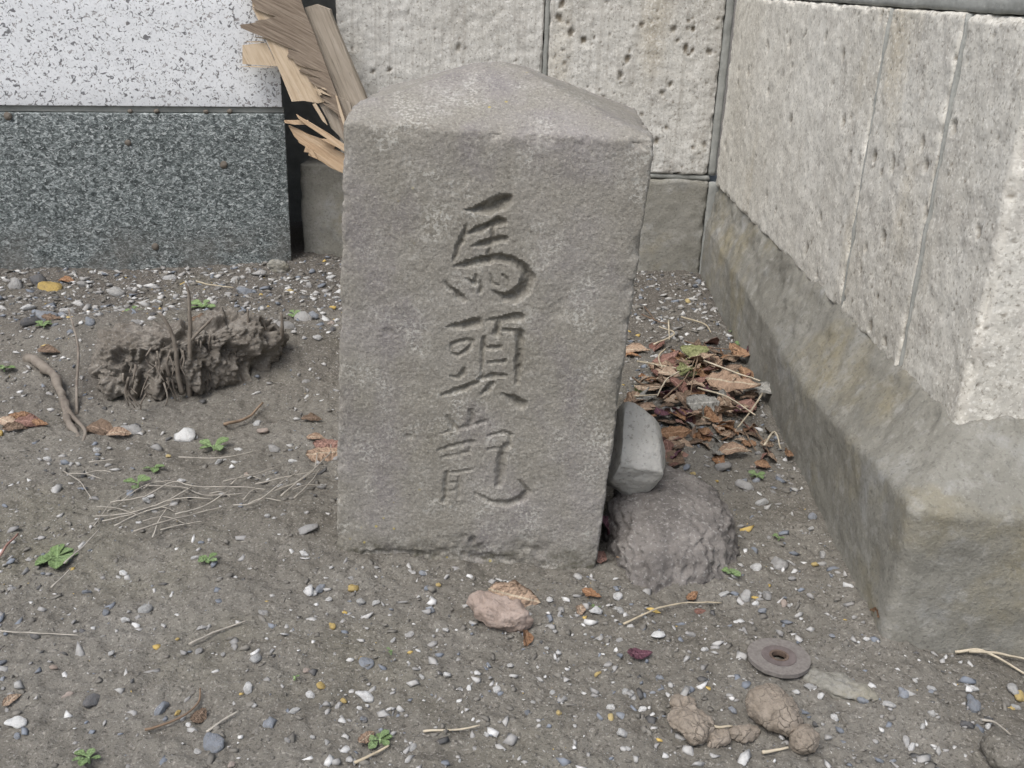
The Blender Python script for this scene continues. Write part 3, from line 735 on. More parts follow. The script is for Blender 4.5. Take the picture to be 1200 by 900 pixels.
board('board', [(338, 147), (350, 152), (362, 158), (376, 163), (392, 172), (391, 175), (402, 180), (440, 196), (460, 300), (430, 300), (420, 218), (402, 203), (388, 197), (376, 189), (361, 182), (362, 179), (356, 178), (358, 172), (350, 167), (349, 164), (345, 160)], M['w_low'], sb, WY - 0.030, 0.006)
for i, pl in enumerate(([(333, 141), (352, 141), (361, 141), (362, 146), (345, 146), (334, 144)], [(347, 134), (353, 138), (364, 144), (384, 156), (404, 170), (420, 182), (416, 186), (400, 174), (378, 159), (360, 147), (350, 139)], [(357, 171), (366, 176), (372, 187), (366, 184)], [(376, 163), (394, 172), (404, 178), (402, 171), (388, 163)])):
    board('splinter', pl, M['w_low'], sb, WY - 0.0385 - 0.007 * (i % 2), 0.005)

# ------------------------------------------------------------------ rocks beside the marker
def lumpy(seed, sub, rad, amps, facets=0, flat=None, squash=None):
    V, Fc = ICO[sub]; V = V.copy(); r = np.random.RandomState(seed)
    for i in range(facets):
        n = r.normal(size=3); n /= np.linalg.norm(n); d = r.uniform(0.55, 0.85)
        s = V @ n; over = s > d; V[over] -= np.outer(s[over] - d, n) * 0.9
    V = V * np.array(rad)
    N = V / np.array(rad) ** 2; N = N / np.linalg.norm(N, axis=1)[:, None]
    for fr, am, oc in amps: V = V + N * (am * fbm(V + seed * 3.3, fr, oc, seed))[:, None]
    return V, Fc
def rotm(rx, ry, rz): return np.array(Euler((rx, ry, rz)).to_matrix())

V, Fc = lumpy(4, 6, (0.076, 0.108, 0.082), [(9, 0.010, 3), (45, 0.0045, 4), (120, 0.0050, 4)], 3)
V[:, 2] = np.where(V[:, 2] > 0.045, 0.045 + (V[:, 2] - 0.045) * 0.35, V[:, 2])
V[:, 2] += np.clip(V[:, 1], -0.1, 0.1) * 0.16
c = np.array([0.186, 1.003, 0.0])
o = obj('concrete_lump', V + c, Fc, M['lump'], None, True, loc=c)
tag(o, 'rough dark lump of old concrete half buried beside the marker stone', 'concrete lump')
# wedge rock: a shaped profile, pointed at the top, heavy below
V, Fc = ICO[6]; V = V.copy()
for n, d in [((0.30, -0.72, 0.62), 0.52), ((0.10, -0.86, -0.50), 0.60), ((1, -0.15, 0.30), 0.50), ((-1, -0.2, 0.25), 0.50), ((0.8, -0.3, -0.5), 0.66), ((0, 0.9, 0.3), 0.55), ((-0.6, -0.4, -0.7), 0.72), ((0.55, 0.2, 0.8), 0.72), ((0, 0, -1), 0.85)]:
    n = np.array(n) / np.linalg.norm(n); sd_ = V @ n; ov = sd_ > d; V[ov] -= np.outer(sd_[ov] - d, n)
import bmesh
bm = bmesh.new(); bv_ = [bm.verts.new(q) for q in V]
for f in Fc: bm.faces.new([bv_[k] for k in f])
for _ in range(70): bmesh.ops.smooth_vert(bm, verts=bm.verts[:], factor=0.5, use_axis_x=True, use_axis_y=True, use_axis_z=True)
V = np.array([v.co[:] for v in bv_]); bm.free()
V = V * np.array([0.060, 0.056, 0.066])
N = V / np.linalg.norm(V, axis=1)[:, None]
V = V + N * (0.0020 * fbm(V, 28, 3, 9) + 0.0006 * fbm(V, 150, 3, 12))[:, None]
c = np.array([0.145, 1.040, 0.100])
o = obj('wedge_rock', V + c, Fc, M['wedge'], None, True, loc=c)
tag(o, 'smooth pale grey wedge-shaped rock leaning on the right side of the marker stone', 'rock')

# ------------------------------------------------------------------ root clod on the left
V, Fc = ICO[7]; V = V.copy()
V = V * np.array([0.150, 0.066, 0.080])
N = V / np.array([0.150, 0.066, 0.080]) ** 2; N = N / np.linalg.norm(N, axis=1)[:, None]
V[:, 2] = np.where(V[:, 2] > 0.036, 0.036 + (V[:, 2] - 0.036) * 0.25, V[:, 2])
vert = V * np.array([1, 1, 0.35])
V = V + N * (0.020 * fbm(V, 9, 3, 300) + 0.012 * np.abs(fbm(V * np.array([1, 1, 0.6]), 30, 4, 310, 0.5)) + 0.007 * np.abs(fbm(V, 85, 4, 320, 0.55)) - 0.018 * sstep(0.15, 0.55, fbm(V * np.array([1, 1, 0.6]), 26, 3, 330)))[:, None]
ra = math.radians(36); V = V @ rotm(0, 0, ra).T
cc = np.array([-0.502, 1.452, 0.040])
V = V + cc
rc = thing('root_clod', 'crumbling clod of soil and dead roots with upright dry stalks', 'root clod', (cc[0], cc[1], 0))
obj('soil_clod', V, Fc, M['rootsoil'], rc)
def at_y(px, py, y): return on_y(px, py, (0, y, 0), np.array([0, 1.0, 0]))
for pts, r in [([(222, 468), (221, 440), (223, 400), (222, 370), (221, 345), (217, 332)], 0.0042), ([(214, 462), (209, 440), (207, 415), (203, 395), (194, 376), (187, 366)], 0.0042),
               ([(285, 440), (289, 420), (290, 400), (291, 375), (290, 362)], 0.0036), ([(318, 415), (327, 400), (331, 384), (329, 366)], 0.0046), ([(222, 400), (238, 384), (250, 372)], 0.0028),
               ([(198, 440), (195, 425), (200, 410)], 0.003), ([(230, 465), (229, 440), (233, 418)], 0.003), ([(302, 425), (305, 405), (301, 380)], 0.003), ([(310, 420), (314, 398), (309, 378)], 0.0028)]:
    yb = 1.385 + (pts[0][0] - 222) * 0.0013
    P = smooth_path([at_y(x, y, yb) for x, y in pts], 4)
    P = P + 0.0012 * np.stack([noise3(P * 60, 5), noise3(P * 60, 6), 0 * P[:, 0]], 1)
    V, Fc = tube(P, np.linspace(r, r * 0.45, len(P)) * (1 + 0.2 * noise3(P * 90, 7)), 7)
    obj('root_stalk', V, Fc, M['root'], rc)
rnd = random.Random(9)
for i in range(60):     # fine hanging rootlets on the face of the clod
    px = rnd.uniform(140, 325); py = 445 - (px - 140) * 0.22 + rnd.uniform(-30, 25)
    yb = 1.385 + (px - 222) * 0.0013 + rnd.uniform(0, 0.012)
    p0 = at_y(px, py, yb); L = rnd.uniform(0.015, 0.045)
    P = smooth_path([p0, p0 + np.array([rnd.uniform(-.008, .008), rnd.uniform(-.008, .003), -L * .5]), p0 + np.array([rnd.uniform(-.014, .014), rnd.uniform(-.01, .004), -L])], 3)
    V, Fc = tube(P, np.linspace(0.0016, 0.0008, len(P)), 5); obj('rootlet', V, Fc, M['root'], rc)
for (px, py, L, a) in [(150, 412, 0.036, 0.3), (156, 405, 0.03, 0.15), (143, 420, 0.03, 0.5), (182, 405, 0.026, -0.1)]:
    p = at_y(px, py, 1.40)
    V, Fq = box_grid(axis_pts(-L / 2, L / 2, 0.006), axis_pts(-0.009, 0.009, 0.004), axis_pts(-0.003, 0.003, 0.003))
    V, N = round_box(V, (-L / 2, -0.009, -0.003), (L / 2, 0.009, 0.003), 0.0015)
    V[:, 2] += 0.003 * fbm(V + px, 50, 2, 4); V[:, 1] *= (1 - 0.5 * np.abs(V[:, 0]) / L)
    obj('wood_chip', V @ rotm(0.35, 0.1, a).T + p, Fq, M['chip'], rc)

def ground_path(pts, lift):
    return smooth_path([np.array([*(G(x, y)[:2]), gz(*G(x, y)[:2]) + l]) for (x, y), l in zip(pts, lift if hasattr(lift, '__len__') else [lift] * len(pts))], 5)
P = ground_path([(36, 432), (52, 444), (68, 458), (74, 478), (80, 496), (92, 512)], [0.004, 0.010, 0.014, 0.010, 0.006, -0.002])
P = P + 0.004 * np.stack([noise3(P * 35, 21), noise3(P * 35, 22), noise3(P * 35, 23)], 1)
V, Fc = tube(P, np.linspace(0.008, 0.004, len(P)) * (1 + 0.5 * noise3(P * 80, 3)), 11)
V = V + 0.0018 * np.stack([noise3(V * 170, 31), noise3(V * 170, 32), noise3(V * 170, 33)], 1)
tr = thing('tree_root', 'gnarled grey root arching out of the soil beside the root clod', 'root', tuple(P[0]))
obj('root_stem', V, Fc, M['root'], tr)
P = ground_path([(74, 478), (84, 492), (100, 508), (97, 520)], [0.014, 0.010, 0.004, -0.003]); V, Fc = tube(P, np.linspace(0.0045, 0.002, len(P)), 7); obj('root_branch', V, Fc, M['root'], tr)
P = ground_path([(88, 418), (96, 440), (92, 465), (90, 485)], [0.04, 0.03, 0.016, 0.0]); V, Fc = tube(P, np.linspace(0.0016, 0.0024, len(P)), 6); obj('root_branch', V, Fc, M['root'], tr)

# ------------------------------------------------------------------ abrasive disc, clods
c = G(911, 781); c[2] = gz(c[0], c[1]) + 0.0045
RO, RI, RM = 0.0295, 0.0082, 0.0165
def ring(r0, r1, z0, z1, seg=72, wob=0.0):
    V, Fc = [], []
    for i in range(seg):
        a = 2 * math.pi * i / seg; k = 1 + wob * math.sin(3 * a + 1) + wob * 0.6 * math.sin(11 * a) + wob * 0.5 * math.sin(23 * a)
        for (r, z) in ((r0, z0), (r1 * k, z0), (r1 * k, z1), (r0, z1)): V.append((r * math.cos(a), r * math.sin(a), z))
    for i in range(seg):
        j = (i + 1) % seg
        for k in range(4): Fc.append((i * 4 + k, j * 4 + k, j * 4 + (k + 1) % 4, i * 4 + (k + 1) % 4)[::-1])
    return np.array(V), Fc
ds = thing('abrasive_disc', 'small worn grey abrasive disc with a hole lying on the gravel', 'disc', tuple(c))
Rt = rotm(math.radians(-2), math.radians(1), 0.4)
for nm, a, mt in (('disc_body', (RI, RO, -0.002, 0.002, 72, 0.006), 'disc'), ('label_ring', (RI + 0.0012, RM, 0.0021, 0.0026, 60, 0.01), 'discring'), ('bushing', (RI - 0.0012, RI + 0.001, -0.0022, 0.0028, 40, 0), 'rust')):
    V, Fc = ring(*a); obj(nm, V @ Rt.T + c, Fc, M[mt], ds, False)

def clod(px, py, rad, seed, mat, label, name='dried_clod', sink=0.45, rot=(0, 0, 0), amps=((30, 0.3, 3), (110, 0.10, 3), (300, 0.05, 3)), group=None, sub=5, facets=0, cat='clod'):
    c = G(px, py); c[2] = gz(c[0], c[1]) + rad[2] * (1 - sink)
    r = min(rad)
    V, Fc = lumpy(seed, sub, rad, [(f, a * r, o) for f, a, o in amps], facets)
    o = obj(name, V @ rotm(*rot).T + c, Fc, mat, None, True, loc=c)
    return tag(o, label, cat, group)
clod(903, 852, (0.020, 0.026, 0.016), 11, M['clay'], 'large rounded grey-brown dried clod with cracked skin', sink=0.15, rot=(0, 0, 0.45))
clod(942, 878, (0.0115, 0.014, 0.012), 12, M['clay'], 'small round cracked clod touching the larger cracked clod', sink=0.15)
clod(806, 862, (0.017, 0.022, 0.010), 13, M['clay'], 'flattened crumpled brown clod with flaking skin on the gravel', sink=0.2, rot=(0, 0, 0.5), amps=((40, 0.5, 4), (120, 0.2, 3)))
clod(800, 836, (0.010, 0.009, 0.008), 14, M['clay'], 'little pale crumbly clod above the flattened clod', sink=0.2, amps=((60, 0.5, 3), (160, 0.15, 2)))
clod(868, 866, (0.017, 0.007, 0.007), 15, M['clay'], 'thin bent clod between the flattened clod and the cracked clods', sink=0.15, rot=(0, 0, 0.25), amps=((50, 0.6, 3), (160, 0.15, 2)))
clod(838, 874, (0.012, 0.008, 0.006), 16, M['clay'], 'ragged brown crumb of clod beside the flattened clod', sink=0.2, rot=(0, 0, 0.6), amps=((60, 0.7, 3), (160, 0.2, 2)))
clod(586, 733, (0.034, 0.018, 0.014), 17, M['clay2'], 'pinkish beige dry clod with a curled brown leaf behind it', sink=0.25, rot=(0.1, 0.15, -0.45), amps=((26, 0.4, 3), (90, 0.22, 4)), facets=4)
clod(1186, 893, (0.024, 0.017, 0.014), 18, M['soil'], 'brown soil clod with a dry stalk beside the plinth end', sink=0.3)
clod(980, 806, (0.036, 0.016, 0.007), 19, M['plinth'], 'pale elongated cement fragment embedded in gravel below the plinth corner', 'cement_fragment', sink=0.75, amps=((30, 0.5, 3), (90, 0.4, 4), (240, 0.15, 3)), rot=(0, 0, -0.5), cat='fragment')
clod(325, 318, (0.026, 0.016, 0.016), 20, M['plinth'], 'grey stone chunk at the corner foot of the dark granite panel', 'stone_chunk', sink=0.4, facets=8, cat='stone')
for i, (px, py, s) in enumerate([(183, 127, 0.0055), (241, 126, 0.0055), (269, 127, 0.006), (152, 127, 0.005)]):
    p = on_y(px, py, A + D2 * 0.004, D2); p = p + np.array([0, 0, 0])
    V, Fc = lumpy(30 + i, 3, (s, s, s * 0.8), [(90, 0.0012, 3)]); p[2] = 0.322 + s * 0.7
    tag(obj('small_lump', V + p, Fc, M['lumpy'], None, True, loc=p), 'tiny brown lump sitting on the granite ledge under the white panel', 'lump', 'tiny lumps on the granite ledge')
for i, (px, py, s) in enumerate([(9, 136, 0.008), (262, 193, 0.008), (150, 168, 0.0065), (182, 289, 0.008)]):
    p = on_y(px, py, A, D2)
    V, Fc = lumpy(40 + i, 3, (s, s * 0.6, s), [(90, 0.0015, 3)])
    tag(obj('small_lump', V + p, Fc, M['lumpy'], None, True, loc=p), 'tiny brown lump stuck to the face of the dark granite panel', 'lump', 'tiny lumps on the granite face')

# ------------------------------------------------------------------ pebbles
rs = np.random.RandomState(77)
def blocked(x, y, pad=0.0):
    if -0.20 - pad < x < 0.125 + pad and 0.935 - pad < y < 1.20: return True
    rel = np.array([x, y, 0]) - WA
    if rel @ E1 > -0.004 - pad and rel @ E2 > -LEN - 0.005: return True
    if rel @ E2 > -0.005: return True
    ra_ = np.array([x, y, 0]) - A
    if ra_ @ D1 > -0.01 and ra_ @ D2 > -0.005: return True
    if ((x - 0.186) / 0.076) ** 2 + ((y - 1.003) / 0.105) ** 2 < 1: return True
    dx, dy = x + 0.502, y - 1.452
    u, v = dx * math.cos(ra) + dy * math.sin(ra), -dx * math.sin(ra) + dy * math.cos(ra)
    if (u / 0.15) ** 2 + (v / 0.06) ** 2 < 1: return True
    return False

PM = {}
def pebble_mesh(kind, mat):
    if (kind, mat) in PM: return PM[(kind, mat)]
    sub = 2 if kind < 6 else 3
    V, Fc = lumpy(100 + kind, sub, (1, 0.78, 0.55), [(1.3, 0.25, 2)], 14 if kind < 6 else 6)
    me = mesh('pebble', V, Fc, kind >= 6); me.materials.append(M[mat]); PM[(kind, mat)] = me
    return me
LBL = dict(p_white=('small white pebble', 'white pebbles on the soil'), p_grey=('small grey pebble', 'grey pebbles on the soil'), p_blue=('small blue-grey slate pebble', 'slate pebbles on the soil'),
           p_yellow=('small ochre yellow pebble', 'ochre pebbles on the soil'), p_dark=('small dark grey pebble', 'dark pebbles on the soil'), p_pink=('small pinkish brown pebble', 'pinkish pebbles on the soil'))
def zone(x, y):
    if y > 1.95: return 'near the foot of the dark granite base' if x < -0.2 else 'in the corner behind the marker'
    if x < -0.30 and y > 1.56: return 'on the bank behind the root clod'
    if x < -0.20 and y > 1.15: return 'on the soil around the front of the root clod'
    if x < -0.20: return 'on the open soil left of the marker foot'
    if x > 0.13 and y > 0.86: return 'between the marker and the plinth'
    if x > 0.16: return 'around the abrasive disc and clods'
    return 'on the gravel in front of the marker'
def pebble(x, y, r, mat, label=None, kind=None, flat=1.0, sink=0.65):
    kind = rs.randint(0, 9) if kind is None else kind
    o = bpy.data.objects.new('pebble', pebble_mesh(kind, mat)); COL.objects.link(o)
    o.scale = (r, r * rs.uniform(0.75, 1.1), r * rs.uniform(0.7, 1.1) * flat)
    o.location = (x, y, gz(x, y) + r * 0.5 * flat * (1 - sink)); o.rotation_euler = (rs.uniform(-.3, .3), rs.uniform(-.3, .3), rs.uniform(0, 6.28))
    if label: tag(o, label, 'pebble')
    else: lb = LBL[mat][0].replace('small ', 'small rounded ' if kind >= 6 else 'small angular ') + ' ' + zone(x, y); tag(o, lb, 'pebble', lb.replace('small ', '').replace('pebble', 'pebbles'))
    return o
def px_r(px, py, s):
    p = G(px, py); return p, 0.5 * s * np.linalg.norm(p - CAM) / F_PX
NAMED = [(215, 508, 29, 'p_bright', 'angular white stone in front of the root clod beside a green weed', 3), (20, 851, 19, 'p_bright', 'round cream white pebble alone on the bare left soil', 7),
    (413, 691, 19, 'p_yellow', 'bright ochre pebble in front of the left foot of the marker', 1), (912, 660, 32, 'p_grey', 'rounded grey stone between the concrete lump and the plinth', 2),
    (771, 749, 21, 'p_bright', 'long white chip in front of the concrete lump', 4), (361, 631, 24, 'p_grey', 'flat upright pale stone left of the marker foot', 5),
    (845, 554, 28, 'p_grey', 'flat grey stone at the front of the leaf pile', 1), (872, 573, 26, 'p_grey', 'grey stone beside a small weed below the leaf pile', 2),
    (136, 343, 27, 'p_grey', 'square flat grey stone near the granite base behind the clod', 5), (60, 337, 26, 'p_yellow', 'long ochre stone lying close to the granite base', 6),
    (337, 405, 26, 'p_grey', 'flat pale stone at the right end of the root clod', 4), (287, 346, 22, 'p_blue', 'pale blue-grey stone between the clod and the granite corner', 0),
    (60, 385, 38, 'p_blue', 'broad flat slate stone lying left behind the root clod', 5)]
for px, py, s, mt, lb, kd in NAMED:
    p, r = px_r(px, py, s); pebble(p[0], p[1], r * 1.1, mt, lb, kd, flat=0.8)
KNOWN = [(428, 822, 21, 'p_white'), (300, 777, 19, 'p_white'), (292, 812, 16, 'p_white'), (170, 716, 18, 'p_white'), (728, 863, 20, 'p_white'), (887, 667, 18, 'p_white'), (875, 702, 20, 'p_grey'), (898, 702, 15, 'p_grey'),
    (893, 593, 14, 'p_white'), (1025, 724, 12, 'p_white'), (1040, 829, 16, 'p_white'), (716, 843, 13, 'p_yellow'), (374, 692, 16, 'p_blue'), (362, 697, 18, 'p_white'), (423, 709, 12, 'p_white'),
    (376, 808, 13, 'p_yellow'), (364, 818, 13, 'p_white'), (403, 826, 12, 'p_yellow'), (345, 840, 12, 'p_white'), (318, 853, 20, 'p_blue'), (250, 877, 26, 'p_blue'), (190, 830, 18, 'p_blue'), (108, 822, 22, 'p_dark'),
    (429, 784, 18, 'p_blue'), (504, 718, 14, 'p_blue'), (440, 710, 10, 'p_white'), (483, 878, 14, 'p_grey'), (697, 718, 22, 'p_white'), (582, 810, 12, 'p_white'), (523, 795, 14, 'p_white'), (641, 763, 10, 'p_white'), (654, 765, 10, 'p_white'),
    (33, 365, 20, 'p_white'), (198, 325, 20, 'p_white'), (388, 327, 17, 'p_white'), (276, 330, 14, 'p_grey'), (80, 372, 14, 'p_grey'), (75, 394, 14, 'p_white'), (110, 410, 17, 'p_blue'), (145, 372, 18, 'p_grey'), (86, 397, 10, 'p_yellow'),
    (340, 344, 14, 'p_yellow'), (373, 414, 14, 'p_white'), (388, 384, 10, 'p_pink'), (356, 378, 24, 'p_grey'), (366, 376, 18, 'p_blue'), (155, 505, 24, 'p_grey'), (300, 492, 13, 'p_white'), (308, 500, 14, 'p_pink'), (320, 525, 18, 'p_grey'),
    (256, 538, 14, 'p_white'), (343, 541, 10, 'p_white'), (305, 325, 22, 'p_grey'), (20, 335, 26, 'p_grey'), (98, 335, 16, 'p_grey'), (45, 330, 22, 'p_dark'), (40, 400, 24, 'p_dark'), (165, 416, 12, 'p_grey'), (374, 508, 10, 'p_white'),
    (1062, 866, 14, 'p_grey'), (1090, 898, 10, 'p_white'), (1080, 855, 10, 'p_white'), (1058, 818, 14, 'p_blue'), (1140, 828, 22, 'p_blue'), (1133, 855, 18, 'p_dark'), (1158, 850, 12, 'p_white'), (1195, 818, 14, 'p_yellow'), (1140, 808, 10, 'p_white'), (1090, 813, 12, 'p_white'), (1185, 812, 14, 'p_grey'),
    (858, 838, 14, 'p_blue'), (773, 797, 12, 'p_blue'), (805, 813, 10, 'p_white'), (728, 842, 14, 'p_blue'), (733, 815, 12, 'p_white'), (752, 834, 10, 'p_white'), (725, 700, 14, 'p_white'), (700, 790, 10, 'p_yellow'), (655, 838, 10, 'p_yellow'),
    (768, 420, 12, 'p_white'), (790, 398, 10, 'p_white'), (806, 355, 10, 'p_yellow')]
for px, py, s, mt in KNOWN:
    p, r = px_r(px, py, s)
    if not blocked(p[0], p[1]): pebble(p[0], p[1], r * 1.05, mt)
n = 0
while n < 205:
    px, py = rs.uniform(0, 1200), 320 + 580 * rs.rand()
    s = rs.uniform(7, 13) if py > 420 else rs.uniform(7, 16)
    p, r = px_r(px, py, s)
    if blocked(p[0], p[1], 0.008) or p[1] > 2.15: continue
    if 100 < px < 400 and 430 < py < 560 and rs.rand() < 0.7: continue
    if px < 330 and py > 560 and rs.rand() < 0.55: continue
    mt = rs.choice(['p_white', 'p_grey', 'p_blue', 'p_yellow', 'p_dark', 'p_pink'], p=[0.46, 0.21, 0.18, 0.05, 0.06, 0.04])
    pebble(p[0], p[1], r, mt); n += 1

# uncountable grit and crumbs
oct_v, oct_f = ICO[1]
NG = 52000
xs = rs.uniform(-1.15, 0.47, NG); ysv = rs.uniform(0.5, 2.2, NG)
dens = 0.5 + 0.5 * noise3(np.stack([xs * 5, ysv * 5, 0 * xs], 1), 40) + 0.35 * sstep(-0.5, 0.2, xs)
dens = dens - 0.55 * np.exp(-(((xs + 0.36) / 0.20) ** 2 + ((ysv - 1.22) / 0.22) ** 2)) - 0.35 * np.exp(-(((xs + 0.33) / 0.22) ** 2 + ((ysv - 0.72) / 0.16) ** 2)) - 0.45 * np.exp(-(((xs - 0.30) / 0.08) ** 2 + ((ysv - 1.05) / 0.2) ** 2))
dens = dens + 0.35 * np.exp(-(((xs - 0.05) / 0.30) ** 2 + ((ysv - 0.74) / 0.14) ** 2))
dens = dens + 0.45 * sstep(1.65, 1.85, ysv) * (xs < -0.2)
keep = (rs.rand(NG) < np.clip(dens + 0.1, 0.08, 1)) & np.array([not blocked(a, b) for a, b in zip(xs, ysv)])
xs, ysv = xs[keep], ysv[keep]; NG = len(xs)
crumb = rs.rand(NG) < 0.36
rad = np.where(crumb, 0.0009 + 0.0042 * rs.rand(NG) ** 5, 0.0006 + 0.0052 * rs.rand(NG) ** 5.5)
rad = rad * (1 + 0.7 * sstep(1.5, 1.75, ysv) * (rs.rand(NG) < 0.5))
pal = np.array([(0.56, 0.56, 0.545), (0.40, 0.395, 0.38), (0.30, 0.295, 0.285), (0.18, 0.20, 0.23), (0.50, 0.36, 0.12), (0.09, 0.09, 0.09)])
ci = rs.choice(6, NG, p=[0.17, 0.32, 0.27, 0.17, 0.02, 0.05])
colr = np.where(crumb[:, None], np.array([0.180, 0.170, 0.150]) * rs.uniform(0.75, 1.1, (NG, 1)), pal[ci] * rs.uniform(0.8, 1.1, (NG, 1)))
zg = ground_h(xs, ysv)
base_v = np.stack([(oct_v * (1 + 0.42 * np.clip(rs.normal(size=(len(oct_v), 1)), -1.3, 1.3))) * np.array([1, .72, .45]) for _ in range(24)])
sel = rs.randint(0, 24, NG); a = rs.uniform(0, 6.28, NG)
bv = base_v[sel] * rad[:, None, None] * rs.uniform(0.6, 1.45, (NG, 1, 3))
vx = bv[..., 0] * np.cos(a)[:, None] - bv[..., 1] * np.sin(a)[:, None]; vy = bv[..., 0] * np.sin(a)[:, None] + bv[..., 1] * np.cos(a)[:, None]
GV = np.stack([vx + xs[:, None], vy + ysv[:, None], bv[..., 2] + (bv[..., 0] * (rs.normal(size=(NG, 1)) * 0.25)) + (zg + rad * 0.15)[:, None]], -1)
nv = len(oct_v)
GF = (oct_f[None] + (np.arange(NG) * nv)[:, None, None]).reshape(-1, 3)
o = obj('grit', GV.reshape(-1, 3), GF, M['grit'], None, False, attrs={'col': np.repeat(colr, nv, 0)})
tag(o, 'fine mixed grit and soil crumbs scattered over the ground', 'grit', kind='stuff')

# ------------------------------------------------------------------ leaves
LM = {}
def leaf_mesh(kind, mat):
    if (kind, mat) in LM: return LM[(kind, mat)]
    r = np.random.RandomState(500 + kind)
    nu, nv_ = 9, 4; V = []
    curl, bend, tw = r.uniform(-0.5, 0.7), r.uniform(-0.6, 0.6), r.uniform(-0.8, 0.8); wd = r.uniform(0.20, 0.34)
    for i in range(nu + 1):
        t_ = i / nu; half = wd * (math.sin(math.pi * min(1, t_ ** 0.8)) ** 0.75) * (1 + 0.12 * r.normal() * (0 < i < nu)) + 0.006
        for j in range(nv_ + 1):
            s_ = (j / nv_ * 2 - 1); x = t_ - 0.5; y = s_ * half
            z = curl * (s_ * half) ** 2 * 2.2 + bend * x * x * 0.9 + tw * x * y + 0.02 * r.normal() + 0.05 * abs(s_) * half
            V.append((x, y, z))
    V = np.array(V); Fc = [(i * (nv_ + 1) + j, (i + 1) * (nv_ + 1) + j, (i + 1) * (nv_ + 1) + j + 1, i * (nv_ + 1) + j + 1) for i in range(nu) for j in range(nv_)]
    n = len(V); V2 = np.vstack([V, V - np.array([0, 0, 0.012])])
    W = nv_ + 1; rim = [j for j in range(W)] + [i * W + nv_ for i in range(1, nu + 1)] + [nu * W + j for j in range(nv_ - 1, -1, -1)] + [i * W for i in range(nu - 1, 0, -1)]
    Fc = Fc + [tuple(n + k for k in f)[::-1] for f in Fc] + [(rim[k], n + rim[k], n + rim[(k + 1) % len(rim)], rim[(k + 1) % len(rim)]) for k in range(len(rim))]
    me = mesh('leaf', V2, Fc, True); me.materials.append(M[mat]); LM[(kind, mat)] = me
    return me
LEAFCOL = dict(l_tan='tan', l_red='red-brown', l_orange='orange-brown', l_grey='silvery grey', l_dark='dark brown', l_purple='purple-red', l_olive='olive green')
def leaf(x, y, z, L, mat, rot, label=None, kind=None, group=None):
    kind = rs.randint(0, 10) if kind is None else kind
    o = bpy.data.objects.new('fallen_leaf', leaf_mesh(kind, mat)); COL.objects.link(o)
    o.location = (x, y, z); o.scale = (L, L, L); o.rotation_euler = rot
    if not label:
        wide = ['broad' if np.random.RandomState(500 + q).uniform(size=4)[3] > 0.5 else 'narrow' for q in range(10)][kind]
        side = 'close to the marker' if x < 0.235 else ('against the plinth' if x > 0.33 else 'in the middle of the litter pile')
        st = 'tilted' if abs(rot[0]) + abs(rot[1]) > 0.6 else 'flat'
        label = f'{st} {wide} dry {LEAFCOL[mat]} leaf {side}' + ('' if 'litter' in side else ' in the litter pile'); group = label.replace('leaf', 'leaves')
    return tag(o, label, 'leaf', group)
n = 0
while n < 200:
    px, py = rs.normal(824, 56), rs.normal(474, 38)
    if px > 935 or px < 730 or py < 405 or py > 560: continue
    if px < 780 and py > 500: continue
    p = G(px, py)
    if blocked(p[0], p[1], 0.012): continue
    d = ((px - 820) / 85) ** 2 + ((py - 465) / 55) ** 2
    mt = rs.choice(['l_tan', 'l_red', 'l_orange', 'l_grey', 'l_dark', 'l_purple', 'l_olive'], p=[0.36, 0.17, 0.13, 0.07, 0.20, 0.05, 0.02])
    leaf(p[0], p[1], gz(p[0], p[1]) + 0.004 + max(0, 1 - d) * rs.uniform(0, 0.028), 0.020 + 0.036 * rs.rand() ** 1.6, mt, (rs.normal(0, .35), rs.normal(0, .35), rs.uniform(0, 6.28)))
    n += 1
def leaf_px(px, py, size, mat, rot, label=None, up=0.006, kind=None, group=None):
    p = G(px, py); L = size * np.linalg.norm(p - CAM) / F_PX
    leaf(p[0], p[1], gz(p[0], p[1]) + up, L, mat, rot, label, kind, group)
leaf_px(855, 478, 62, 'l_tan', (0.5, 0, -0.2), 'large tan leaf on top of the litter pile', 0.034, 1)
leaf_px(822, 494, 48, 'l_grey', (0.55, 0.1, 0.5), 'broad silvery grey leaf with a hole on the litter pile', 0.02, 3)
leaf_px(893, 480, 40, 'l_grey', (0.3, 0, -0.6), 'slate grey leaf against the plinth', 0.02, 5)
leaf_px(790, 521, 42, 'l_orange', (0.6, 0, 0.3), 'curled orange-brown leaf just behind the wedge rock', 0.012, 2)
leaf_px(842, 538, 34, 'l_grey', (0.4, 0.3, 1.0), 'grey twisted leaf at the front edge of the litter pile', 0.010, 4)
leaf_px(860, 540, 40, 'l_tan', (0.3, 0, 0.1), 'tan leaf over the flat grey stone by the litter pile', 0.014, 6)
leaf_px(812, 427, 34, 'l_olive', (0.3, 0, -0.1), 'olive green leaf at the back of the litter pile', 0.022, 3)
leaf_px(866, 430, 32, 'l_orange', (0.3, 0.2, -0.7), 'orange-brown leaf at the back of the pile near the plinth', 0.022, 7)
leaf_px(880, 428, 28, 'l_purple', (0.9, 0.3, 0.6), 'purple-red leaf propped against the plinth', 0.022, 8)
leaf_px(772, 455, 26, 'l_red', (0.5, 0.3, 0.3), 'small red leaf in the pile close to the marker', 0.02, 2)
for k, (px, py, s, a) in enumerate([(905, 545, 22, 1.3), (922, 543, 24, 1.1), (898, 530, 20, 0.4), (893, 553, 20, -0.2)]):
    leaf_px(px, py, s, 'l_orange' if k % 2 else 'l_tan', (0.6, 0.2, a), 'small dry leaf fragment by the plinth below the litter pile', 0.008, group='leaf fragments by the plinth')
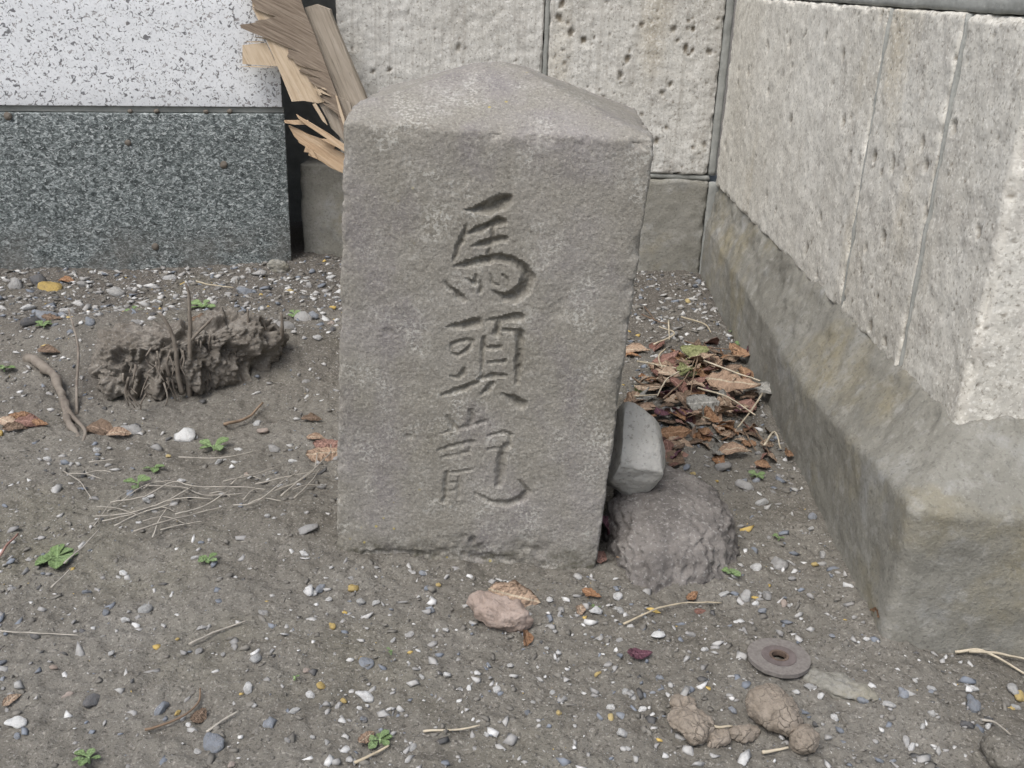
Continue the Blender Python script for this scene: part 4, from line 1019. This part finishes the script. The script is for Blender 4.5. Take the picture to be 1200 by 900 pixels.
# curled leaf behind the pink clod
leaf_px(602, 708, 62, 'l_tan', (1.0, 0.15, -0.15), 'curled brown leaf standing behind the pinkish clod', 0.012, 9)
leaf_px(617, 752, 30, 'l_orange', (0.7, 0, 1.5), 'narrow orange leaf at the right end of the pinkish clod', 0.006, 5)
leaf_px(693, 700, 26, 'l_orange', (0.2, 0, -0.6), 'folded orange-brown leaf in front of the right marker foot', 0.006, 1)
leaf_px(680, 716, 22, 'l_tan', (0.2, 0, 1.4), 'small tan leaf beside the folded leaf before the marker', 0.004, 4)
leaf_px(811, 703, 22, 'l_orange', (0.3, 0, 0.9), 'small orange leaf on a straw in front of the concrete lump', 0.008, 2)
leaf_px(820, 719, 14, 'l_red', (0.3, 0, 0), 'tiny red-brown leaf scrap in front of the concrete lump', 0.003, 3)
leaf_px(1023, 737, 24, 'l_orange', (1.0, 0.3, 1.6), 'narrow orange leaf at the foot of the plinth corner', 0.012, 6)
leaf_px(708, 640, 40, 'l_purple', (1.1, 0.2, 1.4), 'magenta leaf wedged between the marker and the concrete lump', 0.030, 7)
leaf_px(704, 658, 26, 'l_red', (0.6, 0, 1.2), 'red leaf at the right foot of the marker', 0.006, 4)
leaf_px(748, 776, 32, 'l_purple', (0.2, 0.2, 0.3), 'crumpled purple leaf on the gravel before the marker', 0.005, 8)
leaf_px(430, 872, 28, 'l_tan', (0.4, 0.2, 1.1), 'tan leaf scrap beside a green weed in the foreground gravel', 0.006, 2)
leaf_px(15, 822, 22, 'l_tan', (0.3, 0, 1.0), 'pale tan leaf sliver on the bare soil', 0.004, 6)
leaf_px(234, 842, 24, 'l_dark', (0.2, 0, 1.3), 'brown leaf scrap at the end of a crooked twig', 0.004, 3)
for k, (px, py, s, a, mt) in enumerate([(24, 492, 26, 1.0, 'l_orange'), (36, 500, 32, 0.2, 'l_red'), (10, 500, 26, -0.4, 'l_tan'), (48, 502, 18, 0, 'l_orange'), (20, 506, 26, 0.5, 'l_dark')]):
    leaf_px(px, py, s, mt, (0.4, 0.2, a), f'{LEAFCOL[mt]} dry leaf beside the gnarled grey root', 0.006, group='leaves beside the gnarled root')
for k, (px, py, s, a, mt) in enumerate([(118, 507, 40, -0.3, 'l_dark'), (140, 512, 26, 0.4, 'l_tan'), (370, 512, 22, 0.1, 'l_tan'), (384, 522, 34, 0.25, 'l_red'), (380, 537, 44, 0.5, 'l_tan'), (365, 490, 24, 0.2, 'l_dark'), (60, 430, 24, 0, 'l_dark'), (65, 398, 22, 0.1, 'l_dark'), (78, 330, 18, 0, 'l_orange'), (190, 375, 20, 0.4, 'l_dark'), (240, 415, 30, .2, 'l_dark')]):
    leaf_px(px, py, s, mt, (0.3, 0.1, a), f'{LEAFCOL[mt]} leaf scrap on the soil around the root clod', 0.006, group='leaf scraps around the clod')

# ------------------------------------------------------------------ straws and twigs
def straw(pts, lift, r, mat, label, group=None, name='straw', cat='straw'):
    P = ground_path(pts, lift)
    P = P + 0.0008 * np.stack([noise3(P * 70, 8), noise3(P * 70, 9), noise3(P * 70, 10)], 1)
    V, Fc = tube(P, np.linspace(r, r * 0.6, len(P)), 5)
    return tag(obj(name, V, Fc, M[mat], None, True, loc=P[0]), label, cat, group)
for pts, lift, mt in [([(745, 437), (775, 446), (800, 452)], 0.02, 'straw'), ([(766, 408), (790, 396), (772, 386)], 0.008, 'straw'), ([(797, 378), (825, 385), (832, 397)], 0.008, 'straw'), ([(822, 452), (860, 470), (886, 480)], 0.036, 'straw'),
        ([(890, 485), (876, 505), (862, 520)], 0.02, 'straw'), ([(815, 480), (850, 492), (882, 510)], 0.024, 'straw'), ([(808, 455), (780, 470), (768, 490)], 0.03, 'straw'), ([(742, 475), (770, 476)], 0.012, 'straw'),
        ([(778, 424), (770, 435), (775, 450), (768, 462)], 0.02, 'straw'), ([(783, 380), (784, 402)], 0.008, 'straw'), ([(800, 414), (830, 424), (862, 430)], 0.024, 'twig'), ([(775, 495), (800, 470), (812, 445)], 0.03, 'twig'), ([(815, 445), (810, 468), (806, 490)], 0.03, 'twig'),
        ([(752, 372), (770, 380), (782, 382)], 0.006, 'twig'), ([(755, 365), (766, 378)], 0.008, 'twig'), ([(893, 540), (905, 525), (912, 545)], 0.016, 'straw'), ([(880, 512), (892, 530), (902, 548)], 0.010, 'twig'), ([(872, 516), (884, 538)], 0.008, 'twig'),
        ([(805, 500), (830, 506)], 0.014, 'straw'), ([(760, 460), (800, 462)], 0.02, 'twig'), ([(838, 450), (848, 440), (870, 438)], 0.024, 'twig'), ([(740, 455), (756, 464), (790, 468)], 0.018, 'twig')]:
    straw(pts, lift, 0.0017 if mt == 'straw' else 0.0014, mt, ('pale dry straw' if mt == 'straw' else 'thin brown twig') + ' lying in the leaf litter between marker and plinth', 'straws in the litter' if mt == 'straw' else 'twigs in the litter', 'straw' if mt == 'straw' else 'twig', 'straw' if mt == 'straw' else 'twig')
for pts in ([(75, 558), (95, 572), (108, 590)], [(130, 598), (170, 592), (205, 576), (228, 580), (300, 586)], [(170, 574), (215, 578), (240, 584), (290, 588)], [(225, 580), (190, 596), (150, 606), (110, 612)], [(275, 604), (300, 604), (330, 582), (352, 560)],
            [(330, 598), (350, 582), (368, 560), (372, 540)], [(345, 600), (365, 578), (376, 555)], [(206, 612), (240, 602), (268, 590)], [(120, 615), (160, 604), (205, 592), (250, 590)], [(180, 640), (188, 618), (196, 602)], [(158, 634), (190, 624), (230, 610), (262, 604)], [(135, 625), (165, 608), (200, 600)],
            [(262, 572), (300, 562), (330, 552)], [(300, 575), (340, 568), (372, 562)], [(76, 668), (100, 650), (118, 630)], [(60, 690), (84, 672)], [(105, 545), (138, 540)], [(210, 540), (260, 540), (300, 536)], [(320, 590), (352, 574), (385, 540), (388, 525)]):
    straw(pts, 0.005 + 0.006 * rs.rand(), 0.00105, 'greystraw', 'fine bleached grass stalk strewn left of the marker foot', 'bleached stalks left of the marker')
for i in range(16):
    px, py = rs.normal(235, 75), rs.normal(592, 18); L = rs.uniform(25, 80); an = rs.normal(-0.28, 0.35)
    q = [(px, py), (px + L * 0.5 * math.cos(an), py + L * 0.5 * math.sin(an) + rs.normal(0, 4)), (px + L * math.cos(an + 0.15), py + L * math.sin(an + 0.15))]
    if max(a_[0] for a_ in q) < 385: straw(q, 0.003 + 0.006 * rs.rand(), rs.uniform(0.0006, 0.0011), 'greystraw', 'fine bleached grass stalk strewn left of the marker foot', 'bleached stalks left of the marker')
straw([(730, 740), (770, 722), (805, 712), (845, 708)], 0.005, 0.0012, 'straw', 'long pale straw crossing the gravel in front of the concrete lump')
straw([(0, 742), (45, 746), (93, 750)], 0.004, 0.0009, 'greystraw', 'straight pale stalk lying on bare soil left')
straw([(222, 760), (250, 746), (290, 736)], 0.004, 0.0013, 'greystraw', 'thin slanting grey stalk on open soil before the marker')
straw([(170, 858), (205, 848), (232, 830), (235, 815)], 0.004, 0.0013, 'twig', 'crooked brown twig on the foreground soil', name='twig', cat='twig')
straw([(242, 862), (262, 850), (280, 840)], 0.004, 0.0012, 'greystraw', 'short thin stalk beside the crooked brown twig')
straw([(496, 862), (530, 860), (562, 856)], 0.004, 0.0012, 'straw', 'thin pale stalk lying level in the foreground gravel')
straw([(415, 898), (440, 888), (457, 882)], 0.004, 0.0015, 'straw', 'pale stalk below the foreground weed')
straw([(1120, 764), (1150, 770), (1200, 792)], [0.004, 0.010, 0.006], 0.0018, 'straw', 'pale forked straw lying along the plinth end')
straw([(1135, 767), (1165, 774), (1205, 778)], [0.006, 0.010, 0.006], 0.0018, 'straw', 'second straw crossing the forked straw at the plinth end')
straw([(1150, 848), (1165, 855), (1182, 878)], [0.004, 0.010, 0.014], 0.0014, 'greystraw', 'bent grey stalk on the brown soil clod')
straw([(892, 890), (908, 886), (922, 884)], 0.004, 0.0017, 'straw', 'short white straw under the cracked clods')
straw([(828, 864), (840, 868), (856, 866)], 0.012, 0.0016, 'straw', 'short white straw between the brown clods')
straw([(262, 498), (290, 490), (308, 476)], 0.010, 0.0026, 'twig', 'short dark twig propped in front of the root clod', name='twig', cat='twig')
straw([(232, 350), (250, 354), (275, 358)], 0.03, 0.0018, 'straw', 'pale curled straw lying behind the root clod')
straw([(722, 662), (735, 666), (748, 670), (752, 680)], 0.006, 0.0014, 'twig', 'thin dark rootlet at the front of the concrete lump', name='twig', cat='twig')
straw([(0, 660), (10, 645), (22, 632)], 0.008, 0.0016, 'l_red', 'reddish stem at the left beside the rosette weed', name='twig', cat='twig')

# ------------------------------------------------------------------ weeds
WL = {}
def weed_leaf(kind):
    if kind in WL: return WL[kind]
    r = np.random.RandomState(900 + kind); nu, nv_ = 7, 4; V = []
    for i in range(nu + 1):
        t_ = i / nu; half = 0.27 * math.sin(math.pi * t_ ** 1.7) ** 0.8 + 0.03
        for j in range(nv_ + 1):
            s_ = j / nv_ * 2 - 1; V.append((t_, s_ * half, 0.22 * t_ - 0.30 * t_ * t_ + 0.16 * abs(s_) * half + 0.012 * r.normal()))
    V = np.array(V); W = nv_ + 1
    Fc = [(i * W + j, (i + 1) * W + j, (i + 1) * W + j + 1, i * W + j + 1) for i in range(nu) for j in range(nv_)]
    n = len(V); V = np.vstack([V, V - np.array([0, 0, 0.03])]); Fc = Fc + [tuple(n + k for k in f)[::-1] for f in Fc]
    me = mesh('leaf', V, Fc, True); me.materials.append(M['l_green']); WL[kind] = me; return me
def weed(px, py, size, n, label, group=None, up=0.5):
    p = G(px, py); k = np.linalg.norm(p - CAM) / F_PX; z = gz(p[0], p[1])
    t_ = thing('weed_seedling', label, 'weed', (p[0], p[1], z), group)
    for i in range(n):
        o = bpy.data.objects.new('leaf', weed_leaf(i % 3)); COL.objects.link(o); o.parent = t_
        L = size * k * rs.uniform(0.30, 0.56); h = 0.003 + size * k * 0.25 * rs.rand() * up
        o.location = (rs.uniform(-.002, .002), rs.uniform(-.002, .002), h); o.scale = (L, L, L)
        o.rotation_euler = (rs.normal(0, .2), -rs.uniform(0.15, 0.7) * up, 2 * math.pi * i / n + rs.uniform(-.35, .35))
    P = np.array([p + [0, 0, z - 0.004 - p[2]], [p[0] + .0005, p[1], z + 0.003 + size * k * 0.22 * up]]); P[0][2] = z - 0.004
    V, Fc = tube(smooth_path(P, 3), 0.0011, 5); obj('stem', V, Fc, M['l_green'], t_)
weed(67, 655, 46, 10, 'flat green rosette weed on the open soil', up=0.3)
weed(162, 572, 34, 4, 'two-leaved green seedling among the bleached stalks')
weed(182, 550, 28, 4, 'green seedling just behind the bleached stalks')
weed(250, 522, 40, 5, 'green weed beside the angular white stone')
weed(245, 666, 26, 5, 'small green weed on bare soil before the marker')
weed(445, 871, 30, 6, 'bright green weed beside a tan leaf scrap')
weed(104, 892, 34, 5, 'green weed at the near edge of bare soil')
weed(857, 679, 26, 5, 'tiny green weed at the right foot of the concrete lump')
weed(886, 565, 26, 5, 'little green weed beside the grey stone below the litter')
weed(912, 634, 16, 4, 'minute green seedling near the rounded grey stone')
weed(160, 388, 22, 4, 'small green weed on the bank above the root clod left end')
weed(55, 408, 24, 5, 'small green weed near the broad slate stone')
weed(6, 441, 24, 5, 'green weed behind the gnarled grey root')
weed(345, 374, 24, 5, 'green weed at the right end of the root clod')
weed(240, 366, 34, 5, 'upright green weed behind the clod stalks')
weed(132, 470, 14, 4, 'minute green sprout at the foot of the root clod')
weed(698, 717, 12, 4, 'minute green sprout beside a white pebble near the leaf')
weed(866, 412, 20, 4, 'green sprout behind the litter pile')
weed(822, 420, 24, 5, 'green sprig at the back of the litter pile')
weed(345, 800, 12, 3, 'minute green sprout among gravel before the marker')
weed(458, 773, 11, 3, 'tiny green sprout in gravel in front of marker left foot')
weed(858, 396, 18, 4, 'grass-green sprout at the plinth foot behind the litter')
